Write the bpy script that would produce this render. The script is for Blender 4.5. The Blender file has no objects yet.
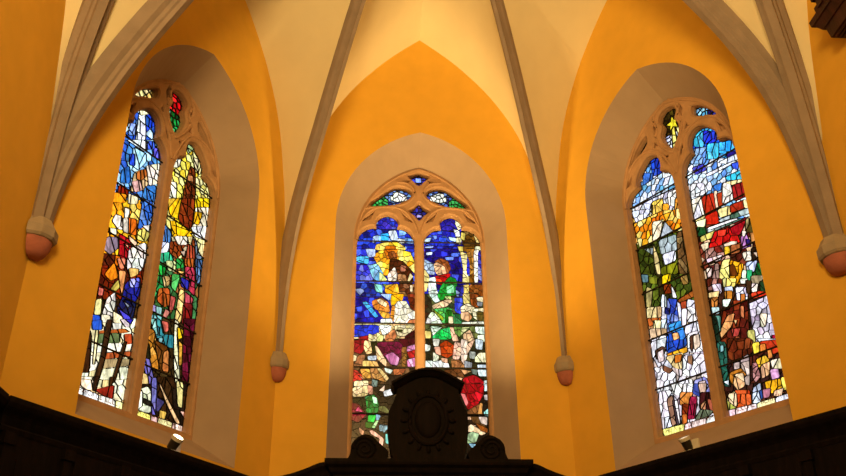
# Apse of a church: three stained-glass windows in a half-hexagon of ochre walls, ribbed vault, dark woodwork.
import bpy, bmesh, math, random
from mathutils import Vector, Matrix
from mathutils.geometry import delaunay_2d_cdt
random.seed(7)
PI = math.pi
K, EYE = 0.75, 1.6                       # one working unit is 0.75 m; working heights are measured from eye level


def P(x, y, z):
    return Vector((x * K, y * K, z * K + EYE))


FLOOR = -EYE / K
YC, AP, DG = 8.2224, 3.553, 0.6151        # apse centre line, distance to the inner wall face, depth of the glazing behind it
S3 = math.sqrt(3)
ANG = {'left': math.radians(60), 'back': 0.0, 'right': math.radians(-60)}
CB, CC = Vector((-AP / S3, YC + AP)), Vector((AP / S3, YC + AP))
CA, CD = Vector((-4.20, 8.05)), Vector((4.22, 8.02))
XL, XR, YB = -4.20, 4.22, -1.9            # choir side walls and rear wall
ZTOP = 12.0
C = bpy.context.scene.collection


def frame(side):
    a = ANG[side]
    n = Vector((-math.sin(a), math.cos(a)))
    d = Vector((math.cos(a), math.sin(a)))
    g = Vector((0, YC)) + (AP + DG) * n

    def at(s, dd, z):                      # s along the wall, dd inwards from the glazing, z height
        q = g + s * d - dd * n
        return P(q.x, q.y, z)
    return at


# ------------------------------------------------------------------ materials
def lin(h):
    out = []
    for i in (0, 2, 4):
        c = int(h[i:i + 2], 16) / 255
        out.append(c / 12.92 if c <= 0.04045 else ((c + 0.055) / 1.055) ** 2.4)
    return out


def mat(name, col, rough=0.8, var=0.08, scale=6.0, bump=0.0, bscale=40.0, stretch=None, spec=0.3):
    m = bpy.data.materials.new(name)
    m.use_nodes = True
    nt = m.node_tree
    b = nt.nodes['Principled BSDF']
    b.inputs['Roughness'].default_value = rough
    b.inputs['Specular IOR Level'].default_value = spec
    tc = nt.nodes.new('ShaderNodeTexCoord')
    mp = nt.nodes.new('ShaderNodeMapping')
    if stretch:
        mp.inputs['Scale'].default_value = stretch
    nt.links.new(tc.outputs['Object'], mp.inputs['Vector'])
    no = nt.nodes.new('ShaderNodeTexNoise')
    no.inputs['Scale'].default_value = scale
    no.inputs['Detail'].default_value = 5
    nt.links.new(mp.outputs['Vector'], no.inputs['Vector'])
    rp = nt.nodes.new('ShaderNodeValToRGB')
    lo = [max(0, c * (1 - var)) for c in col]
    hi = [min(1, c * (1 + var)) for c in col]
    rp.color_ramp.elements[0].position, rp.color_ramp.elements[1].position = 0.3, 0.7
    rp.color_ramp.elements[0].color = (*lo, 1)
    rp.color_ramp.elements[1].color = (*hi, 1)
    nt.links.new(no.outputs['Fac'], rp.inputs['Fac'])
    nt.links.new(rp.outputs['Color'], b.inputs['Base Color'])
    if bump:
        n2 = nt.nodes.new('ShaderNodeTexNoise')
        n2.inputs['Scale'].default_value = bscale
        nt.links.new(mp.outputs['Vector'], n2.inputs['Vector'])
        bp = nt.nodes.new('ShaderNodeBump')
        bp.inputs['Strength'].default_value = bump
        bp.inputs['Distance'].default_value = 0.01
        nt.links.new(n2.outputs['Fac'], bp.inputs['Height'])
        nt.links.new(bp.outputs['Normal'], b.inputs['Normal'])
    return m


def glass_mat():
    m = bpy.data.materials.new('stained_glass')
    m.use_nodes = True
    nt = m.node_tree
    nt.nodes.clear()
    out = nt.nodes.new('ShaderNodeOutputMaterial')
    at = nt.nodes.new('ShaderNodeAttribute')
    at.attribute_name = 'glass'
    tc = nt.nodes.new('ShaderNodeTexCoord')
    no = nt.nodes.new('ShaderNodeTexNoise')       # streaks and seeds inside the glass itself
    no.inputs['Scale'].default_value = 17
    no.inputs['Detail'].default_value = 4
    no.inputs['Distortion'].default_value = 0.8
    mq = nt.nodes.new('ShaderNodeMapping')
    mq.inputs['Scale'].default_value = (1.2, 1.2, .6)
    nt.links.new(tc.outputs['Object'], mq.inputs['Vector'])
    nt.links.new(mq.outputs['Vector'], no.inputs['Vector'])
    mr = nt.nodes.new('ShaderNodeMapRange')
    mr.inputs['From Min'].default_value, mr.inputs['From Max'].default_value = 0.3, 0.7
    mr.inputs['To Min'].default_value, mr.inputs['To Max'].default_value = 0.42, 1.42
    nt.links.new(no.outputs['Fac'], mr.inputs['Value'])
    mp = nt.nodes.new('ShaderNodeMapping')        # painted trace lines and folds, fired on the glass
    mp.inputs['Scale'].default_value = (1, 1, .55)
    nt.links.new(tc.outputs['Object'], mp.inputs['Vector'])
    vo = nt.nodes.new('ShaderNodeTexVoronoi')
    vo.feature = 'DISTANCE_TO_EDGE'
    vo.inputs['Scale'].default_value = 15
    nt.links.new(mp.outputs['Vector'], vo.inputs['Vector'])
    m2 = nt.nodes.new('ShaderNodeMapRange')
    m2.inputs['From Min'].default_value, m2.inputs['From Max'].default_value = 0.0, 0.13
    m2.inputs['To Min'].default_value, m2.inputs['To Max'].default_value = 0.66, 1.06
    nt.links.new(vo.outputs['Distance'], m2.inputs['Value'])
    mu = nt.nodes.new('ShaderNodeMath')
    mu.operation = 'MULTIPLY'
    nt.links.new(mr.outputs['Result'], mu.inputs[0])
    nt.links.new(m2.outputs['Result'], mu.inputs[1])
    mx = nt.nodes.new('ShaderNodeVectorMath')
    mx.operation = 'SCALE'
    nt.links.new(at.outputs['Color'], mx.inputs[0])
    nt.links.new(mu.outputs[0], mx.inputs['Scale'])
    tr = nt.nodes.new('ShaderNodeBsdfTransparent')
    nt.links.new(mx.outputs['Vector'], tr.inputs['Color'])
    gl = nt.nodes.new('ShaderNodeBsdfGlossy')
    gl.inputs['Roughness'].default_value = 0.25
    ms = nt.nodes.new('ShaderNodeMixShader')
    ms.inputs['Fac'].default_value = 0.02
    nt.links.new(tr.outputs[0], ms.inputs[1])
    nt.links.new(gl.outputs[0], ms.inputs[2])
    nt.links.new(ms.outputs[0], out.inputs[0])
    return m


def emit_mat(name, col, strength):
    m = bpy.data.materials.new(name)
    m.use_nodes = True
    b = m.node_tree.nodes['Principled BSDF']
    b.inputs['Base Color'].default_value = (0.9, 0.9, 0.85, 1)
    b.inputs['Emission Color'].default_value = (*col, 1)
    b.inputs['Emission Strength'].default_value = strength
    return m


M = dict(
    ochre=mat('ochre_limewash', (0.78, 0.455, 0.062), 0.9, 0.04, 5, 0.12, 60),
    reveal=mat('beige_plaster', (0.41, 0.315, 0.275), 0.9, 0.05, 4, 0.1, 60),
    web=mat('cream_vault_plaster', (0.80, 0.74, 0.60), 0.9, 0.03, 3, 0.08, 40),
    stone=mat('tracery_stone', (0.47, 0.29, 0.19), 0.85, 0.12, 9, 0.2, 60),
    rib=mat('grey_rib_stone', (0.30, 0.245, 0.24), 0.85, 0.10, 6, 0.2, 50),
    abacus=mat('corbel_stone', (0.35, 0.30, 0.28), 0.85, 0.1, 10, 0.25, 60),
    pink=mat('pink_corbel_stone', (0.42, 0.155, 0.14), 0.85, 0.14, 14, 0.3, 60),
    wood=mat('dark_walnut', (0.006, 0.0035, 0.0045), 0.75, 0.5, 5, 0.25, 25, (4, 4, 0.6), 0.12),
    woodred=mat('red_brown_wood', (0.035, 0.010, 0.010), 0.5, 0.5, 5, 0.25, 25, (4, 4, 0.6), 0.3),
    lead=mat('lead_came', (0.012, 0.011, 0.012), 0.6, 0.2, 20),
    paint=mat('brown_glass_paint', (0.30, 0.15, 0.12), 0.7, 0.2, 20),
    iron=mat('black_iron', (0.015, 0.012, 0.011), 0.6, 0.2, 20),
    floor=mat('stone_floor', (0.22, 0.16, 0.11), 0.7, 0.2, 2),
    lampwhite=mat('white_enamel', (0.75, 0.73, 0.70), 0.4, 0.04, 10),
    lampblack=mat('black_enamel', (0.02, 0.017, 0.015), 0.45, 0.1, 10),
    lens_on=emit_mat('lit_lens', (1.0, 0.86, 0.58), 14.0),
    lens_dim=emit_mat('dim_lens', (1.0, 0.88, 0.68), 0.9),
    glass=glass_mat(),
)


# ------------------------------------------------------------------ object helpers
def tag(o, label=None, cat=None, group=None, kind=None):
    if label: o['label'] = label
    if cat: o['category'] = cat
    if group: o['group'] = group
    if kind: o['kind'] = kind
    return o


def empty(name, loc):
    o = bpy.data.objects.new(name, None)
    o.empty_display_size = 0.2
    o.location = loc
    C.objects.link(o)
    return o


def base(o):
    b = Vector(o.location)
    while o.parent:
        o = o.parent
        b = b + Vector(o.location)
    return b


def obj(name, bm, mats, parent=None, smooth=False, fix=True):
    if not isinstance(mats, (list, tuple)):
        mats = [mats]
    if fix:
        bmesh.ops.recalc_face_normals(bm, faces=bm.faces)
    if parent is not None:
        off = base(parent)
        for v in bm.verts:
            v.co -= off
    me = bpy.data.meshes.new(name)
    bm.to_mesh(me)
    bm.free()
    for m in mats:
        me.materials.append(M[m] if isinstance(m, str) else m)
    if smooth:
        for p in me.polygons:
            p.use_smooth = True
        me.set_sharp_from_angle(angle=math.radians(40))
    o = bpy.data.objects.new(name, me)
    C.objects.link(o)
    if parent is not None:
        o.parent = parent
    return o


def box(bm, c, sx, sy, sz, rot=None):
    g = bmesh.ops.create_cube(bm, size=1)
    mtx = Matrix.Translation(c) @ ((rot.to_4x4()) if rot else Matrix()) @ Matrix.Diagonal((sx, sy, sz, 1))
    bmesh.ops.transform(bm, matrix=mtx, verts=g['verts'])
    return g['verts']


def tube(bm, pts, r, n=8, cap=True):
    rings = []
    for i, p in enumerate(pts):
        t = (pts[min(i + 1, len(pts) - 1)] - pts[max(i - 1, 0)]).normalized()
        a = t.cross(Vector((0, 0, 1)))
        if a.length < 1e-4:
            a = t.cross(Vector((0, 1, 0)))
        a.normalize()
        b = t.cross(a).normalized()
        rr = r[i] if isinstance(r, (list, tuple)) else r
        rings.append([bm.verts.new(p + rr * (math.cos(k * 2 * PI / n) * a + math.sin(k * 2 * PI / n) * b)) for k in range(n)])
    for r0, r1 in zip(rings, rings[1:]):
        for k in range(n):
            bm.faces.new((r0[k], r0[(k + 1) % n], r1[(k + 1) % n], r1[k]))
    if cap:
        bm.faces.new(rings[0][::-1])
        bm.faces.new(rings[-1])


def strip(bm, rows, closed=False, mi=0):
    vs = [[bm.verts.new(p) for p in r] for r in rows]
    for a, b in zip(vs, vs[1:]):
        n = len(a)
        for k in range(n if closed else n - 1):
            j = (k + 1) % n
            f = bm.faces.new((a[k], a[j], b[j], b[k]))
            f.material_index = mi
    return vs


def catmull(pts, n=5, closed=False):
    out = []
    m = len(pts)
    for i in range(m if closed else m - 1):
        if closed:
            q = [pts[(i + k - 1) % m] for k in range(4)]
        else:
            q = [pts[max(i - 1, 0)], pts[i], pts[i + 1], pts[min(i + 2, m - 1)]]
        for k in range(n):
            t = k / n
            out.append(tuple(0.5 * (2 * q[1][d] + (q[2][d] - q[0][d]) * t + (2 * q[0][d] - 5 * q[1][d] + 4 * q[2][d] - q[3][d]) * t * t
                                    + (3 * q[1][d] - q[0][d] - 3 * q[2][d] + q[3][d]) * t ** 3) for d in range(len(q[1]))))
    if not closed:
        out.append(tuple(pts[-1]))
    return out


def resample(pts, n):
    L = [0]
    for a, b in zip(pts, pts[1:]):
        L.append(L[-1] + math.dist(a, b))
    out, j = [], 0
    for k in range(n):
        t = L[-1] * k / (n - 1)
        while j < len(L) - 2 and L[j + 1] < t:
            j += 1
        u = (t - L[j]) / max(L[j + 1] - L[j], 1e-9)
        out.append(tuple(a + (b - a) * u for a, b in zip(pts[j], pts[j + 1])))
    return out


def inside(p, poly):
    x, y = p
    r = False
    j = len(poly) - 1
    for i in range(len(poly)):
        xi, yi = poly[i]
        xj, yj = poly[j]
        if (yi > y) != (yj > y) and x < (xj - xi) * (y - yi) / (yj - yi) + xi:
            r = not r
        j = i
    return r


def area(poly):
    return 0.5 * sum(a[0] * b[1] - b[0] * a[1] for a, b in zip(poly, poly[1:] + poly[:1]))


def grow(poly, w):                          # outline moved outwards by w
    if area(poly) < 0:
        poly = poly[::-1]
    out, n = [], len(poly)
    for i in range(n):
        a, b, c = Vector(poly[i - 1]), Vector(poly[i]), Vector(poly[(i + 1) % n])
        e, f = (b - a).normalized(), (c - b).normalized()
        n1, n2 = Vector((e.y, -e.x)), Vector((f.y, -f.x))
        m = n1 + n2
        if m.length < 1e-4:
            m = n1.copy()
        m.normalize()
        k = w / max(m.dot(n1), 0.5)
        out.append((b.x + m.x * k, b.y + m.y * k))
    return out


def fill(outer, holes):                     # triangles of a flat plate with holes
    vs, es = [], []
    for lp in [outer] + holes:
        o = len(vs)
        vs += [Vector(p) for p in lp]
        es += [(o + i, o + (i + 1) % len(lp)) for i in range(len(lp))]
    r = delaunay_2d_cdt(vs, es, [], 0, 1e-6)
    V = [tuple(v) for v in r[0]]
    T = []
    for f in r[2]:
        c = (sum(V[i][0] for i in f) / len(f), sum(V[i][1] for i in f) / len(f))
        if inside(c, outer) and not any(inside(c, h) for h in holes):
            T.append(f)
    return V, T


def plate(bm, at, outer, holes, d0, d1, chamfer=0.0, mi=0):
    """A plate between depths d0 (outside) and d1 (inside); its holes are chamfered towards the room."""
    big = [grow(h, chamfer) if chamfer else h for h in holes]
    for d, hs in ((d0, holes), (d1, big)):
        V, T = fill(outer, hs)
        bv = [bm.verts.new(at(s, d, z)) for s, z in V]
        for f in T:
            bm.faces.new([bv[i] for i in f]).material_index = mi
    strip(bm, [[at(s, d, z) for s, z in outer] for d in (d0, d1)], True, mi)
    for h, b in zip(holes, big):
        if area(h) < 0:
            h = h[::-1]
        dm = d1 - chamfer if chamfer else d1
        rows = [[at(s, d0, z) for s, z in h], [at(s, dm, z) for s, z in h]]
        if chamfer:
            rows.append([at(s, d1, z) for s, z in b])
        strip(bm, rows, True, mi)


# ------------------------------------------------------------------ window outlines
def arch_line(half, spring, rise, n=14):
    """Half outline of a two-centred arch from the springing to the apex."""
    c = (rise * rise - half * half) / (2 * half)
    R = half + c
    th = math.asin(min(1, rise / R))
    return [(R * math.cos(th * k / n) - c, spring + R * math.sin(th * k / n)) for k in range(n + 1)]


def arch_outline(half, sill, spring, rise, n=14):
    h = arch_line(half, spring, rise, n)
    left = [(-s, z) for s, z in h[::-1]][1:]
    return [(-half, sill), (half, sill)] + h + left


LANCET_C = [[(.99, 3.06), (.99, 6.44)], [(.99, 6.44), (.96, 6.60), (.89, 6.70), (.79, 6.755), (.685, 6.76)],
            [(.685, 6.76), (.685, 6.86), (.62, 6.95), (.51, 6.99), (.40, 6.95), (.34, 6.86), (.35, 6.755)],
            [(.35, 6.755), (.25, 6.745), (.15, 6.67), (.085, 6.55), (.076, 6.44)], [(.076, 6.44), (.076, 3.06)]]
LANCET_S = [[(.99, 3.06), (.99, 6.48)], [(.99, 6.48), (.96, 6.61), (.88, 6.71), (.74, 6.755)],
            [(.74, 6.755), (.745, 6.86), (.69, 6.96), (.60, 7.06), (.49, 7.13), (.38, 7.12), (.30, 7.05), (.265, 6.93), (.285, 6.80)],
            [(.285, 6.80), (.20, 6.76), (.12, 6.67), (.085, 6.56), (.076, 6.45)], [(.076, 6.45), (.076, 3.06)]]


def lancet(segs, sign):
    out = []
    for sg in segs:
        c = catmull(sg, 4) if len(sg) > 2 else sg
        out += c[:-1]
    out.append(segs[-1][-1])
    p = [(s * sign, z) for s, z in out]
    return p if area(p) > 0 else p[::-1]


def mirror(p):
    return [(-s, z) for s, z in p][::-1]


MOU_C = [(-.80, 7.15), (-.61, 7.34), (-.42, 7.485), (-.25, 7.49), (-.13, 7.41), (-.14, 7.32), (-.24, 7.24), (-.40, 7.17), (-.60, 7.145)]
TOP_C = [(0, 7.785), (-.09, 7.75), (-.17, 7.705), (-.09, 7.63), (0, 7.545), (.09, 7.63), (.17, 7.705), (.09, 7.75)]
DIA_C = [(0, 7.21), (-.075, 7.12), (-.16, 7.05), (-.075, 6.98), (0, 6.89), (.075, 6.98), (.16, 7.05), (.075, 7.12)]
OCU_S = catmull([(0, 7.74), (-.12, 7.70), (-.165, 7.60), (-.115, 7.48), (-.165, 7.35), (-.12, 7.18), (0, 7.04), (.12, 7.18), (.165, 7.35),
                 (.115, 7.48), (.165, 7.60), (.12, 7.70)], 3, True)
MOU_S = [(.44, 7.50), (.44, 7.36), (.60, 7.25), (.80, 7.16), (.67, 7.34), (.56, 7.44)]
BLIND_C = [[(-.94, 6.84), (-.80, 6.88), (-.73, 7.01)], [(-.27, 7.0), (-.215, 6.88), (-.09, 6.83)],
           [(-.25, 7.60), (-.15, 7.62), (-.20, 7.57)]]
BLIND_S = [[(-.97, 6.83), (-.83, 6.85), (-.80, 7.0)], [(-.255, 7.66), (-.22, 7.55), (-.255, 7.44), (-.285, 7.55)], [(-.19, 6.98), (-.13, 6.85), (-.08, 6.97)],
           [(-.30, 7.30), (-.25, 7.22), (-.33, 7.22)]]
for b in (BLIND_C, BLIND_S):
    b += [mirror(x) for x in list(b)]
BARS = [6.526, 5.823, 5.122, 4.421, 3.715]

SKY, EXPO = 1.62, 0.0

# stained glass drawings: colours, piece size (cm of a unit) and outline of each field, in (along, up) from the foot of the window
ART={}
ART['left_a']='''4a86d8/9ac4f0/3a68c8/c8e4fa/2a4fc0 12 -93,413 -12,469 3,394 -78,344
5a98d8/8ac0ee/b8e0f4/3a68c0 12 -95,337 2,397 20,301 -77,251
f0c030/f0a828/f0d070 14 -93,250 0,299 17,214 -76,173
7a2410/8a3010/5a1c10 12 -92,170 -1,211 9,158 -81,122
3a2818/5a4020 12 -81,122 9,158 15,129 -75,96
f0e8c0/e8dca8/f4f0dc 16 -98,91 -3,127 13,49 -81,21
f0e4c0/f0d4a0/f4f0d8 14 -96,23 -5,51 5,4 -86,-20
f4f8ff/eef4fc 12 -60,405 -49,414 -41,368 -58,357
2a4fd0/3a60e0/3a80b0/2a40b8 9 -49,408 -29,421 -24,409 -37,392 -42,382
f5f0c8 12 -60,406 -39,420 -39,415 -57,401
9ab8f0/e8e0d0/6a98d8 8 -71,379 -62,383 -61,365 -72,360
b8e0f4/a8d4f0/d0ecf8 12 -60,348 -36,351 -34,340 -45,321 -55,321
f4f8ff 12 -73,351 -41,370 -38,353 -58,352
2c56c8 12 -64,334 -56,339 -52,323 -61,320
6a6ae0/7a70e8 10 -24,368 -9,373 -9,358 -22,355
5f86e8/3a58d0 8 -37,371 -26,377 -22,369 -35,359
2f70b0/3a80b8/4a94c8 12 -72,305 -61,318 -54,296 -71,287
e0c090/e8d0a8/d8a878 10 -51,314 -32,330 -23,321 -26,303 -39,291 -52,285
c87838/b86828 10 -47,316 -33,329 -26,326 -37,309 -45,307
d8a8a0/e0b8b0 12 -53,298 -39,308 -32,298 -45,287
f4ece0/f0e0b0 12 -33,334 -8,352 -5,323 -23,309 -28,324
4a8cd0/3a78c0/9ccdf0 9 -29,304 -10,316 -7,287 -32,275
9a3010/7a2010 10 -72,283 -56,285 -55,276 -72,271
f0a020/f0c030 12 -78,269 -57,277 -57,265 -78,255
f4e8c0 12 -55,280 -37,283 -37,274 -52,266
3f74c4/6a9ae0/2a58b0/a8c8f0 9 -29,285 -7,291 -9,257 -30,240 -29,258
e07820/d86818 12 -49,247 -34,252 -30,231 -44,227
ece0d0/f8f0e4 12 -69,242 -59,244 -53,228 -62,225 -73,231
f4e4d0 12 -57,258 -48,260 -48,249 -54,244
e8dcc8 12 -56,243 -48,247 -44,227 -53,226
f0e080/f0d050 12 -29,237 -9,255 -7,244 -13,230 -28,226
f8f4e0 12 -23,248 -10,256 -10,245
f0e8d0 12 -74,220 -64,224 -62,217 -72,213
8a7884/9a8894 16 -76,207 -59,214 -56,201 -67,187 -78,189
b01828/c02030/981020 12 -58,220 -42,220 -27,218 -39,207 -36,191 -53,183 -54,201
e8a080 10 -49,211 -40,212 -39,207
e8c8a8 12 -43,225 -26,222 -30,216 -40,219
f4ece0/ece0dc 12 -39,207 -11,230 -8,198 -37,186
6a2a18/4a1a10 12 -79,183 -54,191 -60,176 -76,169
e07818 10 -58,190 -50,191 -50,180 -57,177
f09020/f8a830 16 -70,159 -58,180 -48,165 -59,155
e89070 12 -55,187 -41,193 -41,180 -48,176
d89050/e0a870 10 -49,173 -37,177 -37,157 -38,144 -45,157
f0ece4/fcf8f4 12 -39,194 -10,207 -11,193 -19,181 -29,173 -37,182
d0a050/e8c880 9 -34,183 -17,189 -17,182 -29,172
28309a/3038b0/1c2478 11 -35,162 -13,180 -9,160 -16,141 -37,138
6a70d8/e0e4fc/4a50c0 8 -30,169 -13,178 -12,166 -27,160
1c2458/141a40/283048 11 -37,140 -13,144 -14,124 -18,117 -32,111 -42,124
a0a8b8 8 -35,139 -22,137 -25,132
c87060 12 -75,140 -67,141 -67,133 -74,130
c8b860/b8a850 12 -57,145 -47,162 -43,154 -48,146
ece4d8/f4f0e8 12 -60,131 -49,144 -45,131 -47,112 -63,109
d8d098/c8c080 12 -76,123 -67,128 -65,109 -75,105
2a60c8/3a78d8 12 -77,104 -65,107 -63,96 -74,92
f0e8c8 12 -64,109 -50,113 -48,105 -62,100
f0e8c0 12 -47,120 -27,118 -26,113 -44,106
4a48c0/6058d0 12 -40,126 -18,123 -17,116 -26,115
a85a28/c07838 12 -64,88 -25,105 -16,104 -63,84
6a7a50/7a8860 12 -65,84 -32,97 -29,86 -63,73
f4f0dc/fcf8e8 14 -71,70 -9,92 -10,82 -69,60
c06838/b05828 12 -51,65 -7,82 -8,76 -51,58
7a8868/8a9878/c8a070 14 -52,57 -9,72 -8,64 -51,47
f4f0d0 14 -53,44 -8,62 -7,47 -52,33
c85a30/b04a28 10 -24,98 -12,103 -9,92 -20,87
2858b8/3868c8 12 -76,96 -62,103 -59,92 -73,87
d8c8c8 10 -34,114 -20,119 -17,111 -24,108
3a34b0 10 -26,117 -13,122 -16,114
e8dca8 12 -68,88 -64,89 -61,49 -64,48
4a2a10/3a2010 16 -92,82 -74,84 -67,37 -84,32
3a2414/4a3018 20 -54,106 -46,109 -48,54 -52,29 -59,27 -54,57
4a3018 20 -22,90 -18,90 -27,37 -32,35
f0d4b8/f4e0c8 12 -77,26 -57,30 -55,20 -66,17 -75,19
a03020/882818 10 -54,20 -27,34 -26,17 -44,18
3a2414 18 -58,35 -51,37 -53,19 -57,19
4a3018 18 -35,41 -29,43 -31,32 -34,31
fffaf0/fffdf8 19 -87,16 -70,16 -69,3 -84,4
fffaf4/fffdfa 19 -70,16 -47,16 -46,2 -69,3
fffaf4/fffcfc 19 -47,16 -21,17 -18,2 -46,2
f4ecb0 19 -21,17 -6,17 -3,2 -18,2'''
ART['left_b']='''f0e070/f0e8a0/f0d848 12 -9,399 101,467 119,353 10,296
f0d030/f0e090/f0c020 13 -9,296 110,359 120,296 2,241
e8dca0/9a4a20/d8c8a0 10 1,244 119,300 126,257 8,206
4a8050/386838/a87040 -12 -10,207 104,258 119,167 6,125
4a3a20/3a2c18/5a4420 -14 -11,123 98,164 113,79 4,46
3a2412/2c2018/4a3018 -14 -3,51 97,82 112,1 13,-22
b0c890/a0c0a0/e8e8c0 8 29,417 44,427 53,415 41,396
ecead8/f4f0d8 10 12,374 29,381 27,366 14,359
e8e0b0/f0e8a0/d8d890 10 49,409 73,394 70,377 57,385
7a3818/8a4420/5a2810 9 49,381 59,380 64,357 68,326 43,313 43,338
c08858 8 47,364 57,368 59,360 47,356
f0e090/e8d860/f4ecc0 10 62,371 101,388 106,355 68,341
f4f0d0/fffce0 12 15,336 27,341 31,307 14,298
f0c020/f0d860 12 14,308 41,323 42,290 23,287
8a3818/7a2c14/a04c20 12 41,323 67,336 68,293 62,283 39,289
f0d020/f0c010 10 67,336 96,352 98,337 83,323 69,322
f0e0c0/f4ecd8 12 69,322 101,339 102,309 67,286 74,310
f0b820 12 70,316 86,323 81,301 70,298
f0b810/f8c820 12 28,275 65,283 54,268 33,259
5a90c8/88b4e0/3a70b0 9 13,271 30,264 31,248 12,244
e0e4f0/c0d0e8 10 15,243 31,248 28,234 14,223
38a880/50c090/209060 10 11,223 33,236 43,225 12,211
9a4a20/8a3c18/b06030 10 30,250 49,259 56,246 47,232 32,235
f0e8d0/f8f4e8 12 36,261 62,273 63,261 46,253
c86040/b04830/d88050 10 65,263 78,264 83,242 64,234
f0dcc0 10 52,245 62,251 61,240
8aa0b0/5a7088/a8b8c8 9 77,276 87,277 96,254 84,249
e8dca0/f0e8b0 12 65,281 101,284 99,256 88,261 80,277
f0ece4/dce0ec 12 66,290 100,308 101,285 76,280
20a848/189038/30c058 11 11,210 30,211 28,200 15,195
2a9050/208040/40a868 10 12,193 26,196 33,186 24,179 15,158 12,185
e0c890/d8a060 10 25,197 39,202 40,191 31,184
58b860/78d080/308848 10 42,208 58,212 53,186 44,189
30a050/208038 10 46,232 59,237 63,226 48,218
d8dca0/e0e0b8 10 27,220 46,228 48,213 34,209
b03850/c84860/8a2840 10 64,228 84,235 91,194 72,200
b86a30/a05020 10 62,239 80,247 81,234 64,229
2a2a88/3a3aa0 10 60,210 76,211 76,198 62,198
5a80b0/88a8c8/40608a 9 82,248 102,253 101,214 92,212
f0c870 10 51,216 66,221 57,212
b05a28/c07030/984818 10 22,178 41,186 47,166 36,157 22,161
ecc880/f0d898 12 60,193 71,194 71,149 58,144
d06068/c05060 10 71,193 89,190 85,178 73,178
8a2420/701c28/9a3030 12 71,177 89,182 90,154 72,147
c86058/b85048 10 45,177 55,178 53,160 46,157
b0a8d8/c8c0e8 10 12,153 24,153 24,144 13,143
80b8b0/a8d0c8 10 22,153 33,155 33,146 24,144
70b0b0/90c8c8 10 12,138 35,144 34,131 12,124
d89080/c07868 10 39,156 48,155 43,145 36,145
3a8890/2a7078/4a98a0 11 11,132 32,139 41,121 61,127 67,112 54,108 33,112 23,120
a0d0c8/80c0b8 10 15,133 24,136 32,118 25,117
88b8b8 10 34,114 42,116 41,110 35,110
d07060/b85048 10 35,138 48,140 50,130 43,125
f0e8c8/e8e0b0 12 58,149 67,147 66,127 76,99 83,70 74,67 66,96
f0c830/e8b820 10 65,140 77,140 77,130 69,125
d8a848/c89838 11 71,124 81,119 83,96 77,90
6a1830/4a1020/7a2040 12 75,156 101,165 113,77 86,69
d09038/b87828/e0b060 11 11,120 25,121 36,98 42,73 28,73
7a4818/5a3410/8a5a28 12 27,109 54,108 61,76 46,72
c07840/d89058 12 46,98 55,105 60,77 48,75
8a80c8/a8a0e0/6a60a8 11 13,85 22,85 39,55 28,52 14,72
2a2a18 12 9,95 19,101 25,83 10,81
e8d8a0/d8b868 12 11,62 24,62 28,52 14,48
f0ecc8/e8f0d0/f8f8e0 12 12,39 28,48 36,42 39,18 14,14
282820 16 22,32 38,31 39,26 26,26
7a74b8/9890d0/5a54a0 12 32,60 41,63 48,18 40,17
4a4470 12 45,39 60,38 51,23 47,23
e0b888/f0d0a0 14 44,59 50,56 69,39 93,19 85,17 63,37
d8b860/c8a850 10 53,25 66,26 64,17 54,16
d8cc90/c8b870 12 76,70 90,71 93,39 84,39
d09890/f0c8b8 10 89,34 103,36 102,24
f8f088/fffcd8 18 7,15 40,15 41,4 9,5
e8c0b8/f0d0c8 18 40,15 52,15 53,3 41,4
f8ec98/fff4c0 18 52,15 79,16 79,5 53,3
f0d0c0/f8e0d8 18 79,16 109,16 111,4 79,5'''
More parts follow.
